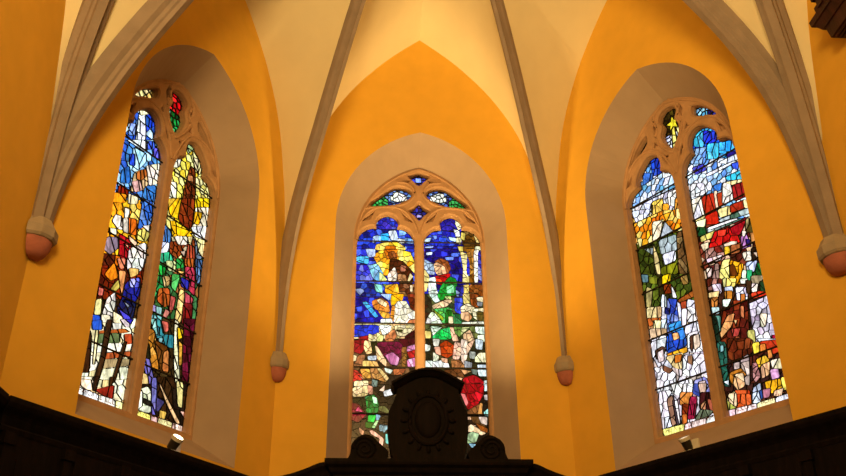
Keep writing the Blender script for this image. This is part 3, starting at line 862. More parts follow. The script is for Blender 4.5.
ART['right_b']='''48a8e8/2868d8/58b8f0/80a8e0/3048c8 10 21,434 110,381 99,329 10,377
90c0e8/e0ecfc/f4f8ff/70a0e0/c0d8f4 10 5,387 111,329 91,242 -14,291
6a2c20/8a4430/d8b898/4a2418 11 4,289 117,235 98,154 -14,198
4a2c20/5a3828/3a2820 -12 5,196 116,152 98,76 -12,112
3a2020/4a2820/5a2c20 11 4,112 118,74 101,1 -12,32
4a2820/3a2020 12 2,53 109,22 96,-32 -10,-7
48b8e8/70d0f0/50c8e0 10 33,416 48,410 45,384 29,394
3038c8/2848d8/4830b0/3a60e0 10 49,409 68,396 66,382 51,384 46,394
38a8e8/58c0f0/2888e0/48b4f0 11 68,378 89,370 82,350 65,364
3a2c90/4838a8 10 79,357 96,348 88,340 77,348
80a8e0/c0d8f4/5888d8/a8c8f0 9 25,391 51,381 42,358 18,371
50c0e8/88d8f0/2a80d8/60c8ec 10 51,386 69,377 64,355 44,364
f0f0f8/d8e4f8 11 62,349 98,346 96,337 75,340
5858c8/4848b8/7070d8 10 20,363 39,359 42,348 23,350
f4f0f4/e8e8f4 12 39,342 84,339 91,335 43,337
48c0d8/60d0e8/70d8f0 10 69,322 94,320 93,305 70,317
4060d8/5070e0 10 82,336 94,333 89,323 83,329
f8f8ff/e8e8f8/e0ecfc 11 12,340 34,331 33,313 9,320
5898e8/4080d8 10 48,319 62,317 58,307 48,309
fff8ec/f8e8d0/e8e8f8/f0e0c0 11 8,316 28,313 27,283 8,284
b83820/a83018/c44028 14 26,312 47,309 46,282 26,283
f8d8b8/f4e0c8 12 47,311 52,309 51,283 45,284
c05028/b04420 12 51,305 60,303 58,286 50,284
f8f0e8/f0d8a0/fffcf4 12 63,316 74,310 75,284 56,285
f0d8a0/f0e0b8 12 67,315 91,307 92,303 76,306
a82c2c/982428/b83430 14 76,305 96,301 94,280 74,282
f0dc98/f0e4b0 12 10,284 26,284 26,270 10,278
b82c18/a02414 14 26,282 46,281 46,261 25,270
f0e0a0/e8d890 12 47,282 67,279 67,266 49,269
b03820/9a2c1c 14 67,279 91,276 89,265 66,268
f0e8a0/f0d8a8 11 88,277 97,271 95,260 87,267
587868/a8c0c0/e8f0f8/789080 11 44,267 93,263 98,254 72,258 55,257
f0d8a0/e8c888 11 89,251 98,247 94,238 87,242
701820/8a2028 12 69,254 89,251 87,242 67,251
587868/c8d8e0/f0f8ff/789888 11 21,264 64,260 84,251 32,255 20,260
f4f8fc/dce8f0 16 25,264 68,258 77,254 32,259
2c6a38/1c5028 11 10,272 23,268 23,255 10,258
f0ecc0/f4f0d8 12 10,281 27,278 23,267 11,273
e0c860/f0e898/d8b848 10 12,256 38,255 32,247 13,248
c81c20/e83028/d82018/d02420 13 37,254 56,249 87,248 79,239 69,234 71,222 47,229 21,233 28,243
a81828/901420 13 61,248 87,248 73,232 62,239
e84030/e05038 11 41,253 55,248 51,241 40,245
e8d0a8/f0dcc0 10 11,245 24,243 22,233 14,234
702020/d8b0a0/984030/e0c0b0 9 17,235 47,229 44,209 14,213
f0dcc8/e8c8b0 10 46,230 58,229 67,225 64,219 47,224
d8b030/e8c040 9 46,226 57,223 55,212 45,214
803028/c88850 10 56,224 70,220 68,209 54,212
b878b8/c890c8/a060a0 10 73,229 82,229 85,211 72,212
f0e4d8 10 77,236 83,232 79,227 76,230
382878 10 80,222 85,220 85,210 80,212
e8a868/d89050/f0c8a0 9 88,230 96,227 94,213 87,216
4a4a20/e0c890/6a5428 9 86,250 98,244 95,226 82,232
f0d8d8/d8c0d8/c09888 9 16,221 41,217 38,211 17,214
e8d860/f0e080/f0ecb0 11 40,209 53,206 42,174 29,189
e8a820/f0c030/d89818 10 50,205 69,192 67,182 61,167 45,173
603010/784818 10 49,198 55,197 58,180 47,184
703030/d8b8a8/5a2420 10 12,209 34,208 28,180 13,186
e8d0c0/f0dcd0 9 13,208 22,206 19,195 13,195
f0e0d0/f4e8dc 10 71,207 83,204 82,192 72,195
38281c 10 85,207 97,206 93,182 83,192
f0d8c0 10 86,201 92,199 91,190
207038/30884c/185828 11 86,188 96,178 95,162 78,168 76,177
d8dcec/c0c8e4/a0b0dc 10 73,192 90,188 82,175 72,179
38a878/50c090 10 71,182 80,178 74,162 65,165
e8ecd8/d8e4e0 10 66,184 72,181 66,165 60,167
2c5a34/d8b098/244a2c 10 77,172 97,164 95,154 74,162
783828/e0b0a0/5a2818 10 11,194 34,185 31,173 10,177
f0e8a0/e8b818/f0c830 10 35,185 55,177 51,167 34,173
f0f0e0/90d0c8 10 60,174 71,170 68,165 60,168
e0c8d8/d0b0c8/f0e0ec 10 17,183 31,179 30,166 19,170
c8c8e0/d8d8ec 11 35,172 47,169 47,161 35,166
d08c38/c07c30 10 34,167 46,163 43,152 33,156
e8ecdc/d8e0d4 10 29,157 42,153 35,145 28,149
f0d898/e8cc88 11 10,174 27,170 23,162 9,168
c88848/b87838 10 12,166 23,163 20,151 11,152
c8d8d8/a8c0c0 10 10,153 22,149 21,141 11,143
70281c/8a3c20/581c14/7a3018 12 44,150 55,148 65,141 59,105 52,89 14,101 17,120 26,142 36,141
b86840/d08860 10 37,110 43,101 45,91 38,94
e8e8f4/c8c0d8/f4f4fc 10 51,166 69,159 65,143 57,146 50,149
d89048/c87838 10 57,154 63,152 61,143 55,145
f0d8cc/f8e8e0 10 72,163 84,158 80,148 74,150
d04028/e05838/b83020 10 71,150 94,146 93,140 72,142
305030/24402a 11 87,160 98,155 96,143 85,148
503820 11 68,169 76,165 70,150 66,152
f0ecf4/c8c0d0/ffffff/a898a8/d8d0e4 10 66,138 96,139 96,120 92,76 63,85 64,114
e8d8c0/f0e4d0 10 78,120 88,116 82,102 76,103
e0a870/d09058 10 32,134 43,133 36,119 17,108 16,117
f0c890 10 40,125 45,123 41,116
c85c50/b04840 10 34,115 47,111 42,103 34,105
508878/98c0b0/78a898 10 10,141 22,137 17,116 8,119
203828/183020 11 9,145 15,137 15,103 7,106
b0a850/d8d090 10 56,105 66,103 64,85 54,88
a01840/b82850 10 88,88 95,86 94,75 87,77
d08860/c07848 10 53,139 58,137 55,122 51,127
e8ecff/f8f8ff 11 67,91 95,81 86,78 70,85
387868/60a898/204838/2c5c50 10 9,106 22,101 19,69 5,74
a0d0d8 9 13,99 18,98 17,91 12,91
6a2c14/b86838/8a4420/4a1c0c 11 25,105 61,93 57,75 27,75 22,81
e8d050/f0e8a0 10 59,87 69,86 69,75 59,72
c03018/b01840/e05830/c81c28 10 70,86 96,80 94,66 81,65 72,77
e88838/f0a050 10 69,82 77,81 76,72 68,73
f0a058 9 78,73 83,72 83,62 77,62
2c6858/50a080/204c44 10 5,73 17,70 18,44 9,47
e0e8f0/c8d8dc 10 8,53 17,53 16,45
c8b0a8/d8c0b8/b8a0a0 11 38,73 52,76 45,38 38,42
e0c8c0 10 28,71 37,70 35,62 27,64
c08030/b07028/d09040 10 20,61 37,62 43,51 25,54 21,45 18,54
f0c090/f8e0c8/f0d0a8 11 27,57 39,55 38,39 27,37 22,46
e8b838/d8a028/f0c848 11 60,66 74,67 78,59 61,55
f0c098/e8b080 11 65,57 78,58 74,43 63,41
d8a8a8/883030/c88888/702028 7 54,63 60,62 62,44 54,39 51,45
d8a8d0/c890c0/e8c8e4 12 76,48 87,47 87,36 76,36
f4e8c8/ecdcb0/fcf4dc 11 79,59 98,57 96,44 80,49
e8b828/c89018/d8a820 10 66,36 87,34 90,23 72,20 66,29
f0d868/e8c850 10 88,35 97,33 95,19 88,20
c8d8f0/a8c0e4/e0ecf8 10 48,33 60,37 58,19 44,15
4068b0/305498 10 53,27 61,28 59,18 52,14
d8a0b0/904058/c88098 8 61,28 72,26 68,17 60,18
c84820/e88040/d86030/b03c18 10 21,38 44,32 40,16 25,20
e8d8a0/d8c888 11 12,36 23,36 22,21 7,25
f0d0b0/d8a890 10 76,22 89,22 84,14 74,17
c84c20/e88848/d86830 10 20,33 44,27 42,14 20,16
f0d8b0/e8c898 11 12,36 24,34 22,18 11,21
b8b860/98a050 10 8,30 22,14 8,15
e8f0f0/c0d0e8 10 46,27 55,28 56,13 44,16
f8e4e4/f0d4d8 18 3,16 50,14 49,5 0,6
f8f4c0/f4ecb0 18 50,14 76,14 75,5 49,5
f8f8ff/f0f4fc 18 76,14 102,14 100,4 75,5'''


# ------------------------------------------------------------------ glazing
def hexcol(h):
    return Vector(lin(h))


def seeds(poly, cell, rnd, tall=1.0):
    xs, ys = [p[0] for p in poly], [p[1] for p in poly]
    out = []
    a = rnd.uniform(-.5, .5) if tall == 1.0 else rnd.uniform(-.2, .2)
    ca, sa = math.cos(a), math.sin(a)
    cx, cy = (min(xs) + max(xs)) / 2, (min(ys) + max(ys)) / 2
    h = math.hypot(max(xs) - min(xs), max(ys) - min(ys)) / 2 + cell
    n = int(h / cell * math.sqrt(tall)) + 1
    for i in range(-n, n + 1):
        for j in range(-n, n + 1):
            u, v = (i + .5 * (j % 2) + rnd.uniform(-.32, .32)) * cell / math.sqrt(tall), (j + rnd.uniform(-.32, .32)) * cell * 1.05 * math.sqrt(tall)
            p = (cx + u * ca - v * sa, cy + u * sa + v * ca)
            if inside(p, poly):
                out.append(p)
    if not out:
        out.append((sum(xs) / len(xs), sum(ys) / len(ys)))
    return out


def vor_edges(sd, cell, bb):
    E = set()
    for i, a in enumerate(sd):
        cellp = [(bb[0], bb[1]), (bb[2], bb[1]), (bb[2], bb[3]), (bb[0], bb[3])]
        for j, b in enumerate(sd):
            if i == j or abs(a[0] - b[0]) > 5 * cell or abs(a[1] - b[1]) > 5 * cell:
                continue
            mx, my = (a[0] + b[0]) / 2, (a[1] + b[1]) / 2
            nx, ny = b[0] - a[0], b[1] - a[1]
            new = []
            for k in range(len(cellp)):
                p, q = cellp[k], cellp[(k + 1) % len(cellp)]
                dp, dq = (p[0] - mx) * nx + (p[1] - my) * ny, (q[0] - mx) * nx + (q[1] - my) * ny
                if dp <= 0: new.append(p)
                if dp * dq < 0:
                    t = dp / (dp - dq)
                    new.append((p[0] + (q[0] - p[0]) * t, p[1] + (q[1] - p[1]) * t))
            cellp = new
            if len(cellp) < 3: break
        for k in range(len(cellp)):
            p, q = cellp[k], cellp[(k + 1) % len(cellp)]
            p, q = (round(p[0], 4), round(p[1], 4)), (round(q[0], 4), round(q[1], 4))
            if p != q: E.add((min(p, q), max(p, q)))
    return E


def clip_seg(p, q, poly):
    """Pieces of segment pq inside a polygon."""
    ts = [0.0, 1.0]
    dx, dy = q[0] - p[0], q[1] - p[1]
    for i in range(len(poly)):
        a, b = poly[i - 1], poly[i]
        ex, ey = b[0] - a[0], b[1] - a[1]
        den = dx * ey - dy * ex
        if abs(den) < 1e-12: continue
        t = ((a[0] - p[0]) * ey - (a[1] - p[1]) * ex) / den
        u = ((a[0] - p[0]) * dy - (a[1] - p[1]) * dx) / den
        if 0 < t < 1 and 0 <= u <= 1: ts.append(t)
    ts.sort()
    out = []
    for t0, t1 in zip(ts, ts[1:]):
        if t1 - t0 < 1e-4: continue
        m = (t0 + t1) / 2
        if inside((p[0] + dx * m, p[1] + dy * m), poly):
            out.append(((p[0] + dx * t0, p[1] + dy * t0), (p[0] + dx * t1, p[1] + dy * t1)))
    return out


def glazing(at, name, outline, rows, default, parent, seed, lead_w=0.0034, dcell=0.12):
    """One opening filled with leaded glass: rows are (colours, piece size, outline), later rows lie on top."""
    rnd = random.Random(seed)
    outline = grow(outline, 0.03)
    regs = [(default, dcell, outline)] + rows
    vs, es, info = [], [], []

    def seg(p, q):
        o = len(vs)
        vs.extend((Vector(p), Vector(q)))
        es.append((o, o + 1))
    for i in range(len(outline)):
        seg(outline[i - 1], outline[i])
    for cols, cell, poly in regs:
        xs, ys = [p[0] for p in poly], [p[1] for p in poly]
        robe = poly is not outline and abs(area(poly)) < .16 and max(ys) - min(ys) > 1.1 * (max(xs) - min(xs))
        robe = robe or cell < 0
        cell = abs(cell)
        sd = seeds(poly, cell, rnd, 2.4 if robe else 1.0)
        ci = []
        for _ in sd:
            c = hexcol(rnd.choice(cols))
            if poly is not outline and abs(area(poly)) < .16:
                c = c.lerp(hexcol(cols[0]), .5)
            k = rnd.uniform(.84, 1.18)
            ci.append(tuple(min(1.0, max(0.0, x ** 1.22 * k * rnd.uniform(.94, 1.06))) for x in c))
        xs, ys = [p[0] for p in poly], [p[1] for p in poly]
        info.append((poly, sd, ci, (min(xs), min(ys), max(xs), max(ys))))
        if poly is not outline:
            for i in range(len(poly)):
                for a, b in clip_seg(poly[i - 1], poly[i], outline):
                    seg(a, b)
        if len(sd) > 1:
            bb = (min(xs) - .1, min(ys) - .1, max(xs) + .1, max(ys) + .1)
            for p, q in vor_edges(sd, cell, bb):
                for a, b in clip_seg(p, q, poly):
                    if poly is not outline:
                        for c, d in clip_seg(a, b, outline): seg(c, d)
                    else:
                        seg(a, b)
    r = delaunay_2d_cdt(vs, es, [], 0, 1e-5)
    V = [tuple(v) for v in r[0]]
    bm = bmesh.new()
    lay = bm.loops.layers.color.new('glass') if False else bm.loops.layers.float_color.new('glass')
    bv = [bm.verts.new(at(s, 0, z)) for s, z in V]
    edge = {}
    for f in r[2]:
        c = (sum(V[i][0] for i in f) / 3, sum(V[i][1] for i in f) / 3)
        if not inside(c, outline): continue
        for ri in range(len(info) - 1, -1, -1):
            poly, sd, ci, bb = info[ri]
            if ri == 0 or (bb[0] <= c[0] <= bb[2] and bb[1] <= c[1] <= bb[3] and inside(c, poly)):
                si = min(range(len(sd)), key=lambda k: (sd[k][0] - c[0]) ** 2 + (sd[k][1] - c[1]) ** 2)
                break
        try:
            face = bm.faces.new([bv[i] for i in f])
        except ValueError:
            continue
        for l in face.loops:
            l[lay] = (*ci[si], 1)
        for k in range(len(f)):
            e = tuple(sorted((f[k], f[(k + 1) % len(f)])))
            edge.setdefault(e, []).append((ri, si))
    g = obj(name, bm, 'glass', parent, fix=False)
    lb = bmesh.new()
    h = lead_w / 2
    for (i, j), ids in edge.items():
        if len(ids) == 2 and ids[0] == ids[1]: continue
        a, b = Vector(V[i]), Vector(V[j])
        if (b - a).length < 1e-5: continue
        t = (b - a).normalized()
        nn = Vector((-t.y, t.x)) * h
        q = [a - nn - t * h * .5, b - nn + t * h * .5, b + nn + t * h * .5, a + nn - t * h * .5]
        f1 = [lb.verts.new(at(p.x, .010, p.y)) for p in q]
        f0 = [lb.verts.new(at(p.x, -.010, p.y)) for p in q]
        lb.faces.new(f1)
        lb.faces.new(f0[::-1])
        for k in (0, 2):
            lb.faces.new((f0[k], f0[k + 1], f1[k + 1], f1[k]))
    obj('lead_came', lb, 'lead', g, fix=False)
    return g


def art_rows(key):
    out = []
    for l in ART[key].strip().splitlines():
        t = l.split()
        poly = [(int(a) / 100, int(b) / 100 + 3) for a, b in (q.split(',') for q in t[2:])]
        big = abs(area(poly)) < .16             # figures are drawn in larger pieces than the grounds
        if big and len(poly) > 3:
            n = len(poly)
            poly = grow(poly, .005)
            poly = [tuple(poly[i][d] + (poly[(i + s) % n][d] - poly[i][d]) * .12 for d in (0, 1)) for i in range(n) for s in (-1, 1)]
        out.append((t[0].split('/'), int(t[1]) / 100 * (.9 if big else .9), poly))
    return out


def lettering(at, s0, s1, z, h, parent, seed, name='inscription'):
    """A band of small illegible painted capitals."""
    rnd = random.Random(seed)
    bm = bmesh.new()

    def stroke(a, b):
        t = (Vector(b) - Vector(a)).normalized()
        n = Vector((-t.y, t.x)) * .0042
        q = [Vector(a) - n, Vector(b) - n, Vector(b) + n, Vector(a) + n]
        bm.faces.new([bm.verts.new(at(p.x, .004, p.y)) for p in q])
    s = s0
    while s < s1:
        w = h * rnd.uniform(.5, .75)
        k = rnd.randrange(6)
        if k in (0, 1, 2): stroke((s, z), (s, z + h))
        if k in (0, 3): stroke((s + w, z), (s + w, z + h))
        if k in (1, 4): stroke((s, z + h), (s + w, z + h))
        if k in (1, 2): stroke((s, z), (s + w, z))
        if k in (3, 5): stroke((s, z), (s + w / 2, z + h))
        if k == 5: stroke((s + w / 2, z + h), (s + w, z))
        if k == 0: stroke((s, z + h / 2), (s + w, z + h / 2))
        s += w + h * (.3 if rnd.random() > .2 else .9)
    o = obj(name, bm, 'paint', parent, fix=False)
    return o


SKYP = ['4a6ae0', '3a48c0', '6a90f0', 'a0b8f0']


def build_window(side, number):
    at = frame(side)
    centre = side == 'back'
    root = empty('window_%d' % number, at(0, .02, 2.98))
    segs = LANCET_C if centre else LANCET_S
    la, lb_ = lancet(segs, -1), lancet(segs, 1)
    if centre:
        lights = [MOU_C, mirror(MOU_C), TOP_C, DIA_C]
        blind = BLIND_C
    else:
        lights = [OCU_S, MOU_S, mirror(MOU_S)]
        blind = BLIND_S
    lights = [catmull(h, 3, True) if len(h) < 12 else h for h in lights]
    outer = arch_outline(1.06, 2.96, 6.5, 1.365)
    bm = bmesh.new()
    plate(bm, at, outer, [la, lb_] + lights, -.02, .06)
    plate(bm, at, outer, [grow(la, .006), grow(lb_, .006)] + [grow(h, .006) for h in lights] + blind, .055, .12, .022)
    obj('tracery', bm, 'stone', root)
    rb = bmesh.new()
    rolls = [arch_outline(1.0, 2.99, 6.5, 1.335, 16)[2:]]
    for sg in (-1, 1):
        if centre:
            rolls.append([(s * sg, z) for s, z in catmull([(1.0, 6.62), (.93, 6.84), (.80, 7.02), (.66, 7.09), (.5, 7.105), (.34, 7.09), (.20, 7.0), (.08, 6.82), (.02, 6.62)], 4)])
            rolls.append([(s * sg, z) for s, z in catmull([(.87, 7.07), (.7, 7.09), (.40, 7.12), (.2, 7.19), (.08, 7.33), (.09, 7.46), (.2, 7.56), (.36, 7.58)], 4)])
        else:
            rolls.append([(s * sg, z) for s, z in catmull([(1.0, 6.66), (.92, 6.88), (.82, 7.06), (.68, 7.18), (.49, 7.22), (.30, 7.16), (.17, 7.0), (.08, 6.8), (.02, 6.6)], 4)])
            rolls.append([(s * sg, z) for s, z in catmull([(0, 6.95), (.12, 7.08), (.22, 7.24), (.24, 7.36), (.2, 7.48), (.23, 7.6), (.2, 7.74), (.08, 7.84)], 4)])
    for line in rolls:
        tube(rb, [at(s, .118, z) for s, z in line], .02 * K, 6, False)
    obj('roll_moulding', rb, 'stone', root, smooth=True)
    mb = bmesh.new()
    prof = [(-.07, .03), (-.07, .06), (-.035, .118), (.035, .118), (.07, .06), (.07, .03)]
    strip(mb, [[at(s, d, z) for s, d in prof] for z in (2.97, 4.0, 5.2, 6.4, 6.72)])
    obj('mullion', mb, 'stone', root)
    key = {'left': 'left', 'back': 'centre', 'right': 'right'}[side]
    ga = glazing(at, 'lancet_glass', la, art_rows(key + '_a'), ['3a2818', '5a4020', 'a88050'], root, number * 10 + 1)
    gb = glazing(at, 'lancet_glass', lb_, art_rows(key + '_b'), ['3a2818', '5a4020', 'a88050'], root, number * 10 + 2)
    if not centre:
        lettering(at, -.93, -.13, 3.115, .055, ga, number * 5)
        lettering(at, .13, .93, 3.115, .055, gb, number * 5 + 1)
    if centre:
        def mou(sign):
            q = lambda pts: [(s * sign, z) for s, z in pts]
            return [(['3aa850', '60c878', '208040'], .06, q([(.50, 7.1), (.85, 7.1), (.85, 7.2), (.60, 7.40), (.50, 7.3)])),
                    (['f4f4e8', 'fcfcf4', 'e8f0e0'], .075, q([(.18, 7.30), (.36, 7.27), (.46, 7.30), (.46, 7.44), (.34, 7.47), (.2, 7.40)])),
                    (['6a8ac8', '90a8d8', '3a50a0'], .06, q([(.42, 7.40), (.6, 7.38), (.42, 7.52)]))]
        glazing(at, 'tracery_glass', lights[0], mou(-1), ['5a78c8', '4a58b0', '88a8d8', '304080'], root, 31, .011, .07)
        glazing(at, 'tracery_glass', lights[1], mou(1), ['5a78c8', '4a58b0', '88a8d8', '304080'], root, 32, .011, .07)
        glazing(at, 'tracery_glass', lights[2], [(['7a98f0', 'a0b8f8'], .06, [(-.05, 7.65), (.05, 7.65), (.05, 7.75), (-.05, 7.75)])],
                ['3a48c0', '2a2a78'], root, 33, .011, .08)
        glazing(at, 'tracery_glass', lights[3], [(['c0b0e8', 'd8d8f0'], .06, [(-.04, 6.98), (.05, 6.99), (.05, 7.04), (-.02, 7.06)])],
                ['3a3a98', '7a50a0', '2a2a70'], root, 34, .011, .07)
    elif side == 'left':
        glazing(at, 'tracery_glass', lights[0],
                [(['d01420', 'e83030', 'b00c18'], .09, [(-.2, 7.44), (.2, 7.44), (.2, 7.85), (-.2, 7.85)]),
                 (['b0ecc8', '80d8a0'], .08, [(-.2, 7.28), (-.04, 7.28), (-.04, 7.44), (-.2, 7.44)]),
                 (['50d088', '90e0b0'], .08, [(-.04, 7.05), (.1, 7.05), (.1, 7.2), (-.04, 7.2)])],
                ['20a850', '187030', '38c068', '104820'], root, 35, .011, .085)
        glazing(at, 'tracery_glass', lights[2], [], ['f0e0a0', 'f8e8b0', 'e8c878'], root, 36, .011, .09)
        glazing(at, 'tracery_glass', lights[1], [], ['4a3420', '6a4a28', '3a2818'], root, 37, .011, .09)
    else:
        star = []
        for k in range(10):
            r_ = (.145, .062)[k % 2]
            star.append((.005 + r_ * math.sin(k * PI / 5), 7.51 + r_ * math.cos(k * PI / 5)))
        glazing(at, 'tracery_glass', lights[0],
                [(['e8ecf8', '7890d8', 'ffffff', 'a8b8e8'], .07, [(-.2, 7.0), (.2, 7.0), (.2, 7.36), (-.2, 7.36)]),
                 (['f0e068', 'f8f0a0'], .1, [(-.03, 7.46), (.03, 7.46), (.02, 7.0), (-.08, 7.0)]),
                 (['f8f0a8', 'ffffff'], .09, [(.04, 7.46), (.09, 7.45), (.16, 7.2), (.08, 7.16)]),
                 (['f8e828', 'fff050'], .3, star)],
                ['4a3810', '5a4818', '3a2c10'], root, 38, .011, .09)
        glazing(at, 'tracery_glass', lights[1], [(['2a2c80', '4048a0'], .06, [(.58, 7.1), (.85, 7.1), (.85, 7.3), (.62, 7.36)])],
                ['70c0e8', 'a8e0f0', '98c8e8'], root, 39, .011, .07)
        glazing(at, 'tracery_glass', lights[2], [], ['4a3020', '5a3a24', '6a4838'], root, 40, .011, .09)
    for z in BARS:
        tb = bmesh.new()
        tube(tb, [at(-.985, .03, z), at(.985, .03, z)], .0125 * K, 8)
        obj('saddle_bar', tb, 'iron', root)
    return root


# ------------------------------------------------------------------ walls of the apse
def apse_wall(side):
    at = frame(side)
    bm = bmesh.new()
    s0, s1 = -2.075, 2.075
    if side == 'left': s0 = -2.35
    if side == 'right': s1 = 2.35
    fo = arch_outline(1.315, 2.63, 6.55, 1.69, 16)       # mouth of the splayed reveal
    fi = arch_outline(1.035, 2.99, 6.50, 1.355, 16)       # where it meets the tracery
    fb = arch_outline(1.50, 2.55, 6.6, 1.9, 16)         # the opening flares again towards the outside
    outer = [(s0, FLOOR), (s1, FLOOR), (s1, ZTOP), (s0, ZTOP)]
    V, T = fill(outer, [fo])
    bv = [bm.verts.new(at(s, DG, z)) for s, z in V]
    for f in T:
        bm.faces.new([bv[i] for i in f]).material_index = 0
    V, T = fill(outer, [fb])
    bv = [bm.verts.new(at(s, -.25, z)) for s, z in V]
    for f in T:
        bm.faces.new([bv[i] for i in f]).material_index = 0
    strip(bm, [[at(s, DG, z) for s, z in fo], [at(s, .10, z) for s, z in fi], [at(s, -.02, z) for s, z in fi], [at(s, -.25, z) for s, z in fb]], True, 1)
    strip(bm, [[at(s, d, z) for s, z in outer] for d in (-.25, DG)], True, 0)
    o = obj('wall_' + side, bm, ['ochre', 'reveal'])
    lab = {'left': 'ochre apse wall left of the altar, deep splayed window reveal', 'back': 'ochre apse wall straight behind the altar',
           'right': 'ochre apse wall right of the altar, deep splayed window reveal'}[side]
    return tag(o, lab, 'wall', kind='structure')


for sd_ in ('left', 'back', 'right'):
    apse_wall(sd_)
w1, w2, w3 = build_window('left', 1), build_window('back', 2), build_window('right', 3)
tag(w1, 'tall two-light stained glass window in the left wall, red and green glass at its top', 'window', kind='structure')
tag(w2, 'stained glass window behind the altar, man in green with a red scarf', 'window', kind='structure')
tag(w3, 'stained glass window in the right wall with a yellow star at its top', 'window', kind='structure')


def slab(name, p, sx, sy, sz, m, label, cat):
    bm = bmesh.new()
    box(bm, p, sx, sy, sz)
    return tag(obj(name, bm, m), label, cat, kind='structure')


yl0, yl1 = YB, CA.y
slab('wall_choir_left', P(XL - .2, (YB + CA.y) / 2, (FLOOR + ZTOP) / 2), .4 * K, (CA.y - YB) * K, (ZTOP - FLOOR) * K, 'ochre',
     'ochre choir side wall at the far left edge', 'wall')
slab('wall_choir_right', P(XR + .2, (YB + CD.y) / 2, (FLOOR + ZTOP) / 2), .4 * K, (CD.y - YB) * K, (ZTOP - FLOOR) * K, 'ochre',
     'ochre choir side wall at the far right edge', 'wall')
slab('wall_rear', P(0, YB - .2, (FLOOR + ZTOP) / 2), 9.4 * K, .4 * K, (ZTOP - FLOOR) * K, 'ochre', 'ochre wall behind the viewer', 'wall')
slab('floor', P(0, 5, FLOOR - .1), 10.5 * K, 15.5 * K, .2 * K, 'floor', 'stone floor of the choir', 'floor')
slab('roof', P(0, 5, ZTOP + .1), 10.5 * K, 15.5 * K, .2 * K, 'web', 'roof deck above the vault', 'roof')

# ------------------------------------------------------------------ vault
KEY = Vector((0, YC - .1))
KEY2 = Vector((0.05, 3.1))
RIB_SHORT = [(.09, 4.2), (.10, 4.9), (.17, 5.6), (.38, 6.35), (.66, 6.9), (.95, 7.4), (1.38, 8.15), (1.86, 8.9), (2.45, 9.7), (3.1, 10.4), (3.7, 10.85), (4.12, 11.0)]
RIB_LEFT = [(.11, 4.2), (.14, 4.9), (.23, 5.6), (.46, 6.35), (.74, 6.9), (1.06, 7.4), (1.53, 8.15), (2.02, 8.9), (2.58, 9.7), (3.15, 10.4), (3.7, 10.85), (4.12, 11.0)]
RIB_FAR = [(.06, 4.2), (.13, 5.0), (.25, 5.8), (.40, 6.4), (.60, 6.9), (.86, 7.4), (1.3, 8.1), (1.8, 8.9), (2.4, 9.7), (3.1, 10.45), (3.7, 10.85), (4.2, 11.0)]
RIB_NEAR = [(.06, 4.2), (.14, 4.9), (.30, 5.6), (.56, 6.3), (.84, 6.9), (1.15, 7.5), (1.5, 8.15), (1.93, 8.9), (2.5, 9.7), (3.1, 10.4), (3.7, 10.85), (4.2, 11.0)]
RIB_LONG = [(.07, 4.2), (.10, 4.9), (.20, 5.7), (.40, 6.4), (.70, 7.05), (1.1, 7.75), (1.7, 8.6), (2.6, 9.6), (3.8, 10.45), (5.2, 11.0), (6.5, 11.2)]
WALL_ARCH = [(2.051, 4.25), (2.051, 5.4), (2.03, 6.1), (1.96, 6.8), (1.86, 7.3), (1.70, 7.95), (1.47, 8.5), (1.11, 9.08), (.66, 9.6), (.3, 9.93), (0, 10.17)]
SIDE_ARCH = [(0, 4.25), (.12, 5.0), (.30, 5.9), (.54, 6.96), (.9, 7.8), (1.5, 8.8), (2.6, 9.8), (3.8, 10.45), (4.95, 10.8)]


def rib_path(c, k, prof, n=40, back=0.0):
    d = (k - c)
    L = d.length
    d.normalize()
    sc = L / prof[-1][0]
    pr = resample(catmull([(r if r < 2 else r + (r - 2) / (prof[-1][0] - 2) * (L - prof[-1][0]), z) for r, z in prof], 6), n)
    out = []
    for i, (r, z) in enumerate(pr):
        a, b = pr[max(i - 1, 0)], pr[min(i + 1, n - 1)]
        tx, tz = b[0] - a[0], b[1] - a[1]
        l = math.hypot(tx, tz)
        rr, zz = r - tz / l * back, z + tx / l * back
        if back and i == n - 1: rr, zz = L, z + back
        out.append((c.x + d.x * rr, c.y + d.y * rr, zz, (tx / l, tz / l), d))
    return out


RPROF = [(-.13, .32), (-.13, .15), (-.112, .135), (-.080, .115), (-.072, .07), (-.05, .055), (-.044, .0), (.044, .0), (.05, .055), (.072, .07),
         (.080, .115), (.112, .135), (.13, .15), (.13, .32)]


def rib(number, c, k, prof, label, wid=1.0, z0=4.2):
    bm = bmesh.new()
    rows = []
    for x, y, z, (tx, tz), d in rib_path(c, k, prof, 48):
        rows.append([P(x + (-d.y) * u * wid - d.x * tz * v, y + d.x * u * wid - d.y * tz * v, z + tx * v) for u, v in RPROF])
    vs = strip(bm, rows)
    bm.faces.new(vs[0])
    o = obj('trim_%d' % number, bm, 'rib', smooth=True)
    return tag(o, label, 'vault rib', kind='structure')


rib(1, CB, KEY, RIB_LEFT, 'slender grey vault rib left of the central window', .62)
rib(2, CC, KEY, RIB_SHORT, 'slender grey vault rib right of the central window', .62)
rib(3, CA + Vector((.05, .04)), KEY, RIB_NEAR, 'grey vault rib arching over the left window from the left corbel', 1.2)
rib(4, CD + Vector((-.02, .03)), KEY, RIB_FAR, 'grey vault rib arching over the right window from the right corbel', 1.15)
rib(5, CA + Vector((.02, -.09)), KEY2, RIB_LONG, 'left of the two ribs that share the left corbel', 1.1)
rib(6, CD + Vector((-.02, -.09)), KEY2, RIB_LONG, 'right of the two ribs that share the right corbel', 1.05)
CE, CF = Vector((XL, YB)), Vector((XR, YB))
rib(7, CE, KEY2, RIB_LONG, 'vault rib from the rear left corner of the choir', 1.05)
rib(8, CF, KEY2, RIB_LONG, 'vault rib from the rear right corner of the choir', 1.05)


